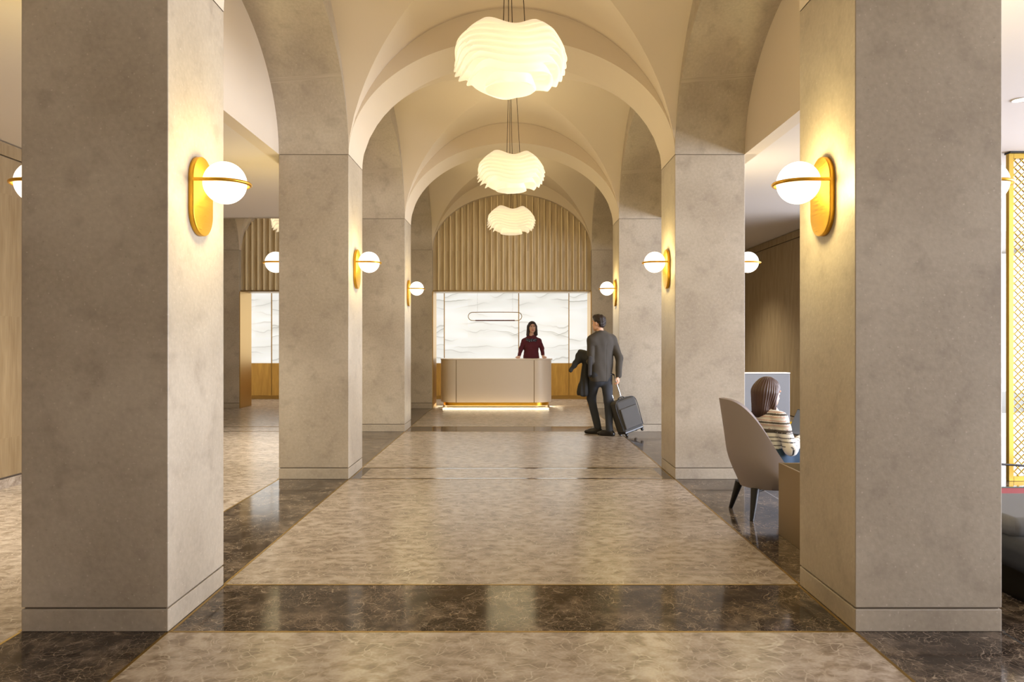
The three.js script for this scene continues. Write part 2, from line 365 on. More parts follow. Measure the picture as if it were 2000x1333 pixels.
// ---- lounge windows
let winNo = 0;
function windowAt(x0, x1, z0, z1, along, label) {
  const o = setting('window_' + (++winNo), label, 'window'), f = 0.05, y0 = 0.3, y1 = 3.17;
  const P = (a, b, c, d, name, m, t = 0.03) => along === 'z' ? part(name, bx(x0 - t, x0 + t, c, d, z0 + a, z0 + b), m, o) : part(name, bx(x0 + a, x0 + b, c, d, z0 - t, z0 + t), m, o);
  const L = along === 'z' ? z1 - z0 : x1 - x0;
  P(0, L, y0, y0 + f, 'window_frame', M.white); P(0, L, y1 - f, y1, 'window_frame', M.white); P(0, f, y0 + f, y1 - f, 'window_frame', M.white); P(L - f, L, y0 + f, y1 - f, 'window_frame', M.white);
  P(f, L - f, y0 + f, y1 - f, 'pane', M.glass, 0.004);
}
const wWin = setting('wall_window', 'white window wall of the lounge with low sill', 'wall');
part('sill_wall', bx(10.9, 11.1, 0, 0.3, -11.6, 4.2), M.white, wWin); part('head_wall', bx(10.9, 11.1, 3.17, SPRING, -11.6, 4.2), M.white, wWin);
part('sill_wall', bx(5.14, 10.9, 0, 0.3, -11.6, -11.45), M.white, wWin); part('head_wall', bx(5.14, 10.9, 3.17, SPRING, -11.6, -11.45), M.white, wWin);
for (let k = 0; k < 6; k++) {
  const z0 = -11.45 + k * 2.0;
  part('window_post', bx(10.9, 11.1, 0.3, 3.17, z0 - 0.1, z0 + 0.1), M.white, wWin);
  windowAt(11.0, 11.0, z0 + 0.1, z0 + 1.9, 'z', 'tall lounge window number ' + ['one', 'two', 'three', 'four', 'five', 'six'][k] + ' counted from the far corner, right of the frame');
}
part('end_wall', bx(10.9, 11.1, 0.3, 3.17, 0.55, 4.2), M.white, wWin);
windowAt(5.3, 10.9, -11.52, -11.52, 'x', 'bright lounge window behind the brass mesh screen');
part('window_post', bx(5.14, 5.3, 0.3, 3.17, -11.6, -11.45), M.white, wWin);
const yard = setting('ground_outside', 'pale paved ground outside the lounge windows', 'ground');
part('pavement', bx(5.5, 40, -0.12, -0.06, -60, 20), std({ color: 0xb9b6b0, roughness: 0.9 }), yard);

// ---- slatted infill under the end arches, lobby behind it with backlit onyx
function slatWall(name, cx, label) {
  const o = setting(name, label, 'wall'), d = front(4) + 0.13, y0 = 2.547, z = -d;
  const s = new THREE.Shape(); s.moveTo(-HW, y0); s.lineTo(HW, y0); s.lineTo(HW, SPRING);
  for (let k = 1; k <= 60; k++) { const a = Math.PI * k / 60; s.lineTo(HW * Math.cos(a), SPRING + ARCH * Math.sin(a)); }
  s.lineTo(-HW, y0);
  part('backing_board', triUV(extrude(s, 0.06).translate(cx, 0, z - 0.06), [0.3, 0.2]), M.oak, o);
  const n = 27, w = 2 * HW / n;
  for (let k = 1; k < n; k++) {
    const x = -HW + k * w, h = Math.min(archH(x - 0.011, HW), archH(x + 0.011, HW)) - 0.004;
    part('slat', bx(cx + x - 0.011, cx + x + 0.011, y0 + 0.004, h, z, z + 0.06, 0.003, [rnd() * 2, rnd() * 2]), M.oakPale, o);
  }
  part('bottom_rail', bx(cx - HW, cx + HW, y0 - 0.03, y0, z - 0.5, z + 0.05), M.bronze, o);
  for (const sx of [-1, 1]) part('jamb_lining', bx(cx + sx * HW - (sx > 0 ? 0.018 : 0), cx + sx * HW + (sx > 0 ? 0 : 0.018), 0.002, y0 - 0.03, -front(4) - PD, -front(4) - 0.02), M.brassDark, o);
}
slatWall('wall_slatted_nave', 0, 'vertical oak slats filling the arch above the reception desk');
slatWall('wall_slatted_hall', HC, 'vertical oak slats filling the arch at the end of the left hall');
const wBack = setting('wall_onyx', 'backlit white onyx wall with grey veins above an oak dado', 'wall');
part('wall_core', bx(HX, OUT + 0.2, 0, 3.0, -END - 0.3, -END - 0.05), M.plaster, wBack);
const seams = [-6.9, -5.99, -3.84, -1.686, 0.17, 1.42, 2.443];
for (let k = 0; k + 1 < seams.length; k++) {
  const a = seams[k], b = seams[k + 1];
  part('onyx_light_panel', bx(Math.max(a, HX) + 0.012, b - 0.012, 0.90, 2.9, -END - 0.05, -END, 0, [k % 2 ? 1.1 : 0, 0.25]), M.onyx, wBack);
  part('oak_dado', bx(Math.max(a, HX) + 0.012, b - 0.012, 0.09, 0.895, -END - 0.05, -END + 0.02, 0.002, [k * 0.7, 0]), M.oakGold, wBack);
  part('plinth', bx(Math.max(a, HX) + 0.001, b - 0.001, 0, 0.085, -END - 0.05, -END - 0.005), M.brassDark, wBack);
  if (k) part('brass_seam', bx(a - 0.01, a + 0.01, 0.09, 2.9, -END - 0.04, -END + 0.024), M.brassDark, wBack);
}
areaLight(wBack, new THREE.Color().setRGB(1, 0.97, 0.9), POWER.onyx, 9.2, 1.9, [-2.2, 1.9, -END + 0.04], [-2.2, 1.9, 0]);

// ================================================================ LAMPS
function stadium(w, h) {                    // upright stadium outline
  const r = w / 2, s = new THREE.Shape();
  s.moveTo(r, -(h / 2 - r)); s.lineTo(r, h / 2 - r); s.absarc(0, h / 2 - r, r, 0, Math.PI, false); s.lineTo(-r, -(h / 2 - r)); s.absarc(0, -(h / 2 - r), r, Math.PI, 2 * Math.PI, false);
  return s;
}
const plateGeo = toCreasedNormals(extrude(stadium(0.262, 0.43), 0.03, 0.004, 24), 0.6).rotateY(R2); triUV(plateGeo);
const globeGeo = new THREE.SphereGeometry(0.115, 40, 28);
const ringGeo = (() => {                    // loop that leaves the plate, passes round the globe and returns
  const p = [], r = 0.131; p.push([0.028, 0, -r], [0.08, 0, -r]);
  for (let k = 0; k <= 14; k++) { const a = -Math.PI / 2 + Math.PI * k / 14; p.push([0.1455 + r * Math.cos(a), 0, r * Math.sin(a)]); }
  p.push([0.08, 0, r], [0.028, 0, r]); return tube(p, 0.0095, 90, 10);
})();
function sconce(x, y, D, dir, label) {      // dir +1: sticks out towards +x
  const t = thing('wall_sconce', label, 'sconce', [x, y, -D], dir > 0 ? 0 : Math.PI, 'globe sconces on the piers');
  part('backplate', plateGeo, M.brass, t);
  part('globe_lamp', globeGeo, M.globe, t, [0.1455, 0.076, 0]);
  part('ring', ringGeo, M.brass, t, [0, 0.07, 0]);
  const l = new THREE.PointLight(GLOBE, POWER.sconce); l.name = 'globe_light'; l.position.set(0.1455, 0.076, 0); l.castShadow = true; l.shadow.radius = 4.5; t.add(l);
}
const ord = ['', 'nearest', 'second', 'third'];
for (let i = 1; i <= 3; i++) {
  const D = front(i) + PD / 2;
  sconce(-HW, 2.238, D, 1, 'brass globe sconce on the nave face of the ' + ord[i] + ' left pier');
  sconce(HW, 2.238, D, -1, 'brass globe sconce on the nave face of the ' + ord[i] + ' right pier');
  if (i < 3) {
    sconce(-OUT, 2.238, D, -1, 'half-hidden globe sconce on the outer left side of the ' + ord[i] + ' left pier');
    sconce(OUT, 2.238, D, 1, 'half-hidden globe sconce on the outer right side of the ' + ord[i] + ' right pier');
  }
}

// chandelier: rippled tiers of translucent sheet around a bulb, hung on four thin wires
const TIERS = [];                             // [radius, height of lower edge]
for (let k = 0; k < 9; k++) {
  const s = k / 8;                            // 0 top, 1 bottom
  const y = 0.125 - 0.375 * s;
  const r = s < 0.25 ? 0.40 + 0.06 * Math.sin(s / 0.25 * R2) : 0.46 * Math.sqrt(Math.max(0.05, 1 - ((s - 0.25) / 0.80) ** 3.4));
  TIERS.push([r, y]);
}
function tierGeo(k) {
  const [r, y] = TIERS[k], above = k ? TIERS[k - 1] : [r * 0.80, y + 0.06], NU = 180, NV = 10, pos = [], idx = [];
  const topY = y + 0.078 + (above[1] - y) * 0.2, topR = Math.min(r, above[0]) * 0.905;
  for (let j = 0; j <= NV; j++) for (let i = 0; i <= NU; i++) {
    const a = 2 * Math.PI * i / NU, t = j / NV, e = Math.pow(t, 1.3);
    const wave = -0.040 * Math.cos(4 * (a - R2) + 0.12 * k) - 0.007 * Math.sin(6 * a + 0.4 * k);
    const fl = Math.sin(t * Math.PI * 0.60);
    const rr = topR + (r - topR) * fl + 0.013 * e * Math.sin(7 * a + 0.9 * k);
    let yy = topY + (y - topY) * t + wave * (0.75 + 0.25 * t) * Math.pow(Math.min(1, r / 0.44), 1.5) * (k === 0 ? 0.7 + 0.3 * t : 1) - 0.012 * Math.sin(t * Math.PI);
    if (k === 0) yy += 0.022 * Math.sin(3 * a + 0.6) * (1 - t);
    pos.push(rr * Math.cos(a), yy, rr * Math.sin(a));
  }
  for (let j = 0; j < NV; j++) for (let i = 0; i < NU; i++) { const p = j * (NU + 1) + i; idx.push(p, p + 1, p + NU + 1, p + 1, p + NU + 2, p + NU + 1); }
  const g = new THREE.BufferGeometry(); g.setAttribute('position', new THREE.Float32BufferAttribute(pos, 3)); g.setIndex(idx); g.computeVertexNormals(); return g;
}
const tierGeos = TIERS.map((_, k) => tierGeo(k));
const bowlGeo = new THREE.SphereGeometry(0.3, 48, 12, 0, Math.PI * 2, 0, 0.72).rotateX(Math.PI).scale(1.02, 0.26, 1.02).translate(0, -0.2, 0);
function chandelier(x, D, label, ceilingY = vaultH(0)) {
  const t = thing('chandelier', label, 'chandelier', [x, 3.77, -D], 0, 'rippled cloud chandeliers');
  tierGeos.forEach((g) => part('lamp_shade_tier', g, M.shade, t));
  part('lamp_shade_bowl', bowlGeo, M.shade, t);
  const top = ceilingY - 3.77;
  part('ceiling_plate', new THREE.CylinderGeometry(0.11, 0.11, 0.03, 32).translate(0, top - 0.012, 0), M.brassDark, t);
  for (const [wx, wz, w2] of [[-0.055, 0.05, -0.03], [-0.012, -0.09, -0.012], [0.02, 0.10, 0.0], [0.13, -0.04, 0.075]]) part('wire', rod([wx, 0.18, wz], [w2, top - 0.02, wz * 0.4], 0.0038, 0.0038, 6), M.wire, t);
  part('bulb_lamp', new THREE.SphereGeometry(0.075, 20, 14), M.downlight, t, [0, -0.02, 0]);
  const l = new THREE.PointLight(WARM, POWER.inner); l.name = 'bulb_light'; l.position.set(0, -0.02, 0); l.castShadow = true; l.shadow.radius = 4; t.add(l);
  areaLight(t, WARM, POWER.chandelierDown, 0.9, 0.9, [0, -0.40, 0], [0, -2, 0]);
  areaLight(t, WARM, POWER.chandelierUp, 0.9, 0.9, [0, 0.36, 0], [0, 2, 0]);
  for (const [sx, sz] of [[1, 0], [-1, 0], [0, 1], [0, -1]]) areaLight(t, WARM, POWER.chandelierSide * (sz ? 0.55 : 1), 0.9, 0.5, [sx * 0.54, 0, sz * 0.54], [sx * 2, 0, sz * 2]);
}
const mid = (i) => front(i) + PD + bayLen / 2;
chandelier(-0.015, -2.2, 'glowing rippled chandelier behind the camera, out of view', 5.2);
chandelier(-0.015, mid(0), 'glowing rippled chandelier overhead, above the top edge of the picture');
chandelier(-0.015, mid(1), 'largest glowing rippled cloud chandelier, nearest to the camera');
chandelier(-0.015, mid(2), 'glowing rippled cloud chandelier in the middle of the nave');
chandelier(-0.015, mid(3), 'smallest glowing rippled cloud chandelier, in front of the slatted wall');
chandelier(HC, mid(3), 'barely visible rippled chandelier in the left hall behind the second pier');

function downlight(x, D, label, power, y = SPRING) {
  const t = thing('recessed_downlight', label, 'downlight', [x, y, -D], 0, 'recessed downlights');
  part('trim_ring', new THREE.TorusGeometry(0.062, 0.007, 8, 32).rotateX(R2), M.white, t);
  part('lamp_lens', new THREE.CylinderGeometry(0.056, 0.056, 0.008, 28), M.downlight, t);
  const l = new THREE.SpotLight(WARM.clone().lerp(new THREE.Color(1, 1, 1), 0.5), power, 0, 0.95, 0.9); l.name = 'lens_light';
  l.position.set(0, -0.02, 0); l.target.position.set(0, -2, 0); l.castShadow = true; l.shadow.radius = 3; t.add(l); t.add(l.target); l.target.name = 'aim';
}
for (const D of [6.15, 10.3]) {
  downlight(4.13, D, D === 6.15 ? 'small round downlight in the lounge ceiling at the right edge' : 'round lounge downlight out of view farther in', POWER.downlight);
  downlight(-3.75, D, 'round downlight in the left hall ceiling, out of view, ' + (D < 8 ? 'beside the first bay' : 'beside the middle bay'), POWER.downlightHall);
}

downlight(3.6, 14.6, 'round lounge downlight before the oak wall, hidden behind the second right pier', POWER.downlight * 9);
for (const x of [-6.2, -4.1, -1.2, 0, 1.2]) downlight(x, 18.25, 'round lobby downlight over the ' + (x < -5 ? 'hall end' : x < -3 ? 'hall opening' : x < -1 ? 'left half of the desk lobby' : x < 1 ? 'middle of the desk lobby' : 'right half of the desk lobby') + ', hidden above the slatted wall', POWER.lobby, 2.9);

// ================================================================ RECEPTION
function roundedFootprint(x0, x1, z0, z1, r, rb) {     // front (z1) corners by r, rear corners by rb
  const s = new THREE.Shape();
  s.moveTo(x0 + r, -z1); s.lineTo(x1 - r, -z1); s.absarc(x1 - r, -z1 + r, r, -R2, 0, false);
  s.lineTo(x1, -z0 - rb); s.absarc(x1 - rb, -z0 - rb, rb, 0, R2, false); s.lineTo(x0 + rb, -z0); s.absarc(x0 + rb, -z0 - rb, rb, R2, Math.PI, false);
  s.lineTo(x0, -z1 + r); s.absarc(x0 + r, -z1 + r, r, Math.PI, Math.PI * 1.5, false);
  return s;
}
const upward = (shape, y0, y1, b = 0, c = 24) => { const g = toCreasedNormals(extrude(shape, y1 - y0, b, c), 0.5).rotateX(-R2).translate(0, y0, 0); return triUV(g); };
{
  const t = thing('reception_desk', 'pale curved reception desk with brass plinth and glowing base', 'desk', [-0.35, 0, -16.9]);
  const x0 = -1.22, x1 = 1.22, z0 = -0.35, z1 = 0.4;
  part('body', upward(roundedFootprint(x0 + 0.004, x1 - 0.004, z0, z1 - 0.004, 0.346, 0.05), 0.11, 1.035), M.bronze, t);
  const skin = (a, b, pts) => {                 // facing sheet swept along the outline
    const pos = [], idx = []; pts.forEach(([x, z], i) => { pos.push(x, 0.112, z, x, 1.033, z); if (i) { const p = 2 * i; idx.push(p - 2, p, p - 1, p, p + 1, p - 1); } });
    const n = pts.length; pts.forEach(([x, z, nx, nz]) => { pos.push(x - nx * 0.02, 0.112, z - nz * 0.02, x - nx * 0.02, 1.033, z - nz * 0.02); });
    for (let i = 1; i < n; i++) { const p = 2 * (n + i); idx.push(p - 2, p - 1, p, p, p - 1, p + 1, 2 * i - 1, 2 * i + 1, p + 1, 2 * i - 1, p + 1, p - 1, 2 * i - 2, p - 2, 2 * i, 2 * i, p - 2, p); }
    let g = new THREE.BufferGeometry(); g.setAttribute('position', new THREE.Float32BufferAttribute(pos, 3)); g.setIndex(idx); g = toCreasedNormals(g, 0.6); return triUV(g);
  };
  const e = 0.006, frontPts = [[x0 + 0.364, z1 + e, 0, 1], [x1 - 0.394, z1 + e, 0, 1]];
  const arc = (cx, s) => { const p = []; for (let k = 0; k <= 14; k++) { const a = R2 * k / 14; p.push([cx + s * (0.35 + e) * Math.sin(a), z1 - 0.35 + (0.35 + e) * Math.cos(a), s * Math.sin(a), Math.cos(a)]); } p.push([cx + s * (0.35 + e), z0 + 0.06, s, 0]); return p; };
  part('front_panel', skin(0, 0, frontPts), M.desk, t);
  part('curved_panel', skin(0, 0, arc(x0 + 0.35, -1).reverse()), M.desk, t);
  part('curved_panel', skin(0, 0, [[x1 - 0.378, z1 + e, 0, 1], ...arc(x1 - 0.35, 1)]), M.desk, t);
  part('countertop', upward(roundedFootprint(x0 - 0.015, x1 + 0.03, z0 - 0.04, z1 + 0.015, 0.36, 0.06), 1.035, 1.06, 0.004), M.desk, t);
  part('brass_plinth', upward(roundedFootprint(x0 + 0.05, x1 - 0.05, z0 + 0.03, z1 - 0.03, 0.32, 0.05), 0.035, 0.11), M.brass, t);
  part('kick_base', upward(roundedFootprint(x0 + 0.12, x1 - 0.12, z0 + 0.09, z1 - 0.10, 0.28, 0.05), 0.0, 0.035), M.bronze, t);
  part('led_strip', upward(roundedFootprint(x0 + 0.07, x1 - 0.07, z0 + 0.04, z1 - 0.05, 0.30, 0.05), 0.027, 0.0345), M.led, t);
  const w = new THREE.Color().setRGB(1, 0.86, 0.58);
  areaLight(t, w, POWER.led, 2.3, 0.06, [0, 0.03, z1 + 0.06], [0, -0.6, z1 + 0.30]);
  areaLight(t, w, POWER.led, 0.5, 0.06, [x0 - 0.04, 0.03, 0], [x0 - 0.3, -0.6, 0]);
  areaLight(t, w, POWER.led, 0.5, 0.06, [x1 + 0.04, 0.03, 0], [x1 + 0.3, -0.6, 0]);
}
{ // slim stadium-shaped pendant in front of the onyx
  const c = at(966, 619, 17.3), t = thing('linear_pendant', 'slim stadium-shaped pendant loop hanging in front of the onyx wall', 'pendant lamp', c);
  const L = 0.61, r = 0.092, p = []; for (let k = 0; k <= 10; k++) { const a = -R2 + Math.PI * k / 10; p.push([L - r + r * Math.cos(a), r * Math.sin(a), 0]); }
  for (let k = 0; k <= 10; k++) { const a = R2 + Math.PI * k / 10; p.push([-L + r + r * Math.cos(a), r * Math.sin(a), 0]); }
  part('loop_tube', tube(p, 0.008, 120, 8, true), M.brassLine, t);
  part('grip_sleeve', rod([-0.45, -r, 0], [0.45, -r, 0], 0.014, 0.014, 10), std({ color: 0x6b3a34, roughness: 0.6 }), t);
  for (const s of [-1, 1]) part('wire', rod([s * 0.4, r, 0], [s * 0.4, 2.9 - c[1], 0], 0.002, 0.002, 5), M.steel, t);
}

// ================================================================ LOUNGE
const fabric = (c, o = {}) => std({ color: c, roughness: 0.9, bumpMap: weaveBump, bumpScale: 0.0006, ...o });
const CHAIR = [2.16, 0, -6.36], CHAIR_TURN = 0.08;   // local +x faces forward
{
  const t = thing('lounge_chair', 'taupe shell lounge chair with black splayed legs under the seated woman', 'chair', CHAIR, CHAIR_TURN);
  const NU = 96, prof = [], pos = [], idx = [];
  const rimH = (c) => 0.42 + 0.55 * smooth(-0.2, 1, c);       // c = cos of the angle from the back
  for (let i = 0; i <= NU; i++) {
    const a = 2 * Math.PI * i / NU, c = Math.cos(a), s = Math.sin(a), h = rimH(c), col = [];
    const pt = (r, y, lean) => col.push([-(r * c * (c > 0 ? 1 : 1.08)) - lean, y, r * s * 1.02]);
    pt(0.001, 0.235, 0);
    for (let k = 0; k <= 16; k++) { const v = k / 16; const y = 0.24 + (h - 0.24) * v, rr = 0.235 + 0.085 * Math.sin(Math.min(1, v * 2.2) * R2) + 0.01 * v; pt(rr, y, 0.085 * Math.max(0, c) * Math.max(0, (y - 0.3) / 0.67) ** 1.2); }
    for (let k = 0; k <= 12; k++) { const v = 1 - k / 12; const y = 0.35 + (h - 0.35) * v + (k === 0 ? 0.004 : 0), rr = 0.225 + 0.075 * Math.sin(Math.min(1, v * 2.2) * R2); pt(rr - 0.012, y, 0.085 * Math.max(0, c) * Math.max(0, (y - 0.3) / 0.67) ** 1.2); }
    pt(0.001, 0.365, 0);
    pos.push(col);
  }
  const K = pos[0].length; const flat = pos.flat(2);
  for (let i = 0; i < NU; i++) for (let k = 0; k + 1 < K; k++) { const p = i * K + k; idx.push(p, p + 1, p + K, p + 1, p + K + 1, p + K); }
  let g = new THREE.BufferGeometry(); g.setAttribute('position', new THREE.Float32BufferAttribute(flat, 3)); g.setIndex(idx); g = toCreasedNormals(g, 0.9); triUV(g);
  part('shell', g, fabric(0x948a89), t);
  part('seat_cushion', new THREE.SphereGeometry(0.23, 32, 16).scale(1, 0.22, 1).translate(0, 0.37, 0), fabric(0xa7998f), t);
  for (const [sx, sz] of [[-1, -1], [-1, 1], [1, -1], [1, 1]]) {
    part('leg', rod([sx * 0.19, 0.245, sz * 0.17], [sx * 0.245, 0, sz * 0.235], 0.036, 0.016, 12), M.black, t);
  }
  part('leg_frame', mergeGeometries([rod([-0.19, 0.225, -0.17], [0.19, 0.225, 0.17], 0.017), rod([-0.19, 0.225, 0.17], [0.19, 0.225, -0.17], 0.017)]), M.black, t);
}
{
  const t = thing('bronze_box', 'low open-topped bronze box beside the lounge chair, half behind the right pier', 'box', [2.0, 0, -4.75]);
  const L = 0.93, W = 0.62, H = 0.537;
  part('side_panel', bx(0, 0.016, 0, H, -L, 0, 0.002), M.bronze, t); part('side_panel', bx(W - 0.016, W, 0, H, -L, 0, 0.002), M.bronze, t);
  part('end_panel', bx(0.016, W - 0.016, 0, H, -L, -L + 0.016, 0.002), M.bronze, t); part('end_panel', bx(0.016, W - 0.016, 0, H, -0.016, 0, 0.002), M.bronze, t);
  part('inner_tray', bx(0.017, W - 0.017, 0.3, 0.40, -L + 0.017, -0.017), fabric(0x24404d), t);
}
{
  const t = thing('booth_screen', 'blue grey upholstered high back of a booth behind the seated woman', 'booth', [2.95, 0, -9.3]);
  part('back_panel', bx(-0.55, 0.44, 0.06, 1.05, -0.07, 0.07, 0.012), fabric(0x888c94), t);
  part('top_edge', bx(-0.55, 0.44, 1.05, 1.066, -0.075, 0.075, 0.004), M.white, t);
  part('seat', bx(-0.55, 0.44, 0.2, 0.44, -0.62, -0.07, 0.04), fabric(0x7d828c), t);
  part('base', bx(-0.5, 0.4, 0, 0.2, -0.55, 0.03), M.black, t);
}
{
  const c = [2.98, 0, -7.75], t = thing('side_table', 'small round wooden side table beyond the seated woman', 'table', c);
  part('table_top', new THREE.CylinderGeometry(0.26, 0.25, 0.03, 40).translate(0, 0.53, 0), M.oakGold, t);
  part('stem', rod([0, 0.02, 0], [0, 0.52, 0], 0.022), M.black, t);
  part('foot', new THREE.CylinderGeometry(0.16, 0.17, 0.02, 32).translate(0, 0.01, 0), M.black, t);
  const m = thing('yellow_mug', 'tiny yellow mug on the side table behind the tablet', 'mug', [2.82, 0.545, -7.66]);
  part('cup', new THREE.LatheGeometry([[0, 0], [0.035, 0], [0.04, 0.01], [0.042, 0.085], [0.039, 0.085], [0.036, 0.012], [0, 0.012]].map((p) => new THREE.Vector2(...p)), 24), std({ color: 0xe3c23a, roughness: 0.4 }), m);
  part('handle', new THREE.TorusGeometry(0.024, 0.006, 8, 20).translate(0.055, 0.045, 0), std({ color: 0xe3c23a, roughness: 0.4 }), m);
}
{
  const t = thing('red_rug', 'dark red lounge rug at the right edge beyond the grey sofa', 'rug', [5.0, 0, -7.1]);
  part('pile', bx(-2.3, 2.3, 0, 0.014, -0.3, 0.32, 0.005), fabric(0x7a1616), t);
  part('border', bx(-2.3, 2.3, 0.0, 0.0145, -0.36, -0.301), fabric(0x2f3a33), t);
}
{
  const t = thing('grey_sofa', 'dark grey upholstered lounge sofa at the right edge behind the pier', 'sofa', [2.78, 0, -3.8]);
  part('base_frame', bx(0.05, 2.0, 0, 0.19, -1.25, -0.05, 0.01), M.black, t);
  part('lower_cushion', bx(0.0, 2.05, 0.16, 0.35, -1.28, 0.0, 0.07), fabric(0x2b2c2f), t);
  part('seat_cushion', bx(0.03, 2.0, 0.33, 0.45, -1.22, -0.45, 0.055), fabric(0x5c5b5a), t);
  part('backrest', bx(1.7, 2.02, 0.35, 0.82, -1.25, -0.02, 0.07), fabric(0x3b3c3f), t);
}
{
  const t = thing('mesh_screen', 'floor to ceiling brass mesh screen in front of the lounge window', 'screen', [5.14, 0, -7.86]);
  const H = SPRING - 0.02, W = 1.6, m = std({ color: 0xb09040, metalness: 0.9, roughness: 0.4 });
  for (const [a, b, c, d] of [[0, 0.05, 0, H], [W - 0.05, W, 0, H], [0.05, W - 0.05, 0, 0.05], [0.05, W - 0.05, H - 0.05, H]]) part('frame', bx(a, b, c, d, -0.025, 0.025, 0.003), m, t);
  part('head_track', bx(0, W, H, H + 0.018, -0.05, 0.05), M.black, t);
  const geos = [], st = 0.075, xs = 0.05, xe = 0.62;
  for (let k = -8; k < H / st; k++) for (const s of [-1, 1]) {
    const x0 = xs, x1 = xe, yA = k * st + (s > 0 ? 0 : xe - xs), yB = yA + s * (x1 - x0);
    const lo = 0.05, hi = H - 0.05; let ta = 0, tb = 1; const dy = yB - yA;
    const t1 = (lo - yA) / dy, t2 = (hi - yA) / dy; ta = Math.max(0, Math.min(t1, t2)); tb = Math.min(1, Math.max(t1, t2));
    if (tb - ta < 0.02) continue;
    geos.push(rod([x0 + (x1 - x0) * ta, yA + dy * ta, 0], [x0 + (x1 - x0) * tb, yA + dy * tb, 0], 0.007, 0.007, 5));
  }
  const mm = part('wire_mesh', mergeGeometries(geos), m, t); mm.userData.kind = 'stuff';
  const u = thing('barrier_rope', 'thin black rail sagging low in front of the brass mesh screen', 'rail', [5.0, 0, -7.6]);
  part('rail', tube([[-0.2, 0.22, 0], [0.3, 0.19, 0], [0.9, 0.17, 0], [1.5, 0.19, 0]], 0.011, 30, 8), M.black, u);
  part('post', rod([-0.2, 0, 0], [-0.2, 0.24, 0], 0.012), M.black, u); part('post', rod([1.5, 0, 0], [1.5, 0.21, 0], 0.012), M.black, u);
}

// ================================================================ PEOPLE: bodies meshed from distance fields
const V = (a, b, t) => [a[0] + (b[0] - a[0]) * t, a[1] + (b[1] - a[1]) * t, a[2] + (b[2] - a[2]) * t];
const add = (a, b, s = 1) => [a[0] + b[0] * s, a[1] + b[1] * s, a[2] + b[2] * s];
const cross = (a, b) => [a[1] * b[2] - a[2] * b[1], a[2] * b[0] - a[0] * b[2], a[0] * b[1] - a[1] * b[0]];
const norm = (a) => { const l = Math.hypot(...a) || 1; return [a[0] / l, a[1] / l, a[2] / l]; };
const smin = (a, b, k) => { const h = Math.max(k - Math.abs(a - b), 0) / k; return Math.min(a, b) - h * h * k * 0.25; };
const smax = (a, b, k) => -smin(-a, -b, k);
function cap(a, b, ra, rb) {
  const dx = b[0] - a[0], dy = b[1] - a[1], dz = b[2] - a[2], L = dx * dx + dy * dy + dz * dz || 1e-9;
  return (x, y, z) => { const t = clamp(((x - a[0]) * dx + (y - a[1]) * dy + (z - a[2]) * dz) / L); return Math.hypot(x - a[0] - t * dx, y - a[1] - t * dy, z - a[2] - t * dz) - ra - (rb - ra) * t; };
}
function ell(c, r) { return (x, y, z) => { const a = (x - c[0]) / r[0], b = (y - c[1]) / r[1], d = (z - c[2]) / r[2], k0 = Math.hypot(a, b, d), k1 = Math.hypot(a / r[0], b / r[1], d / r[2]) || 1e-9; return k0 * (k0 - 1) / k1; }; }
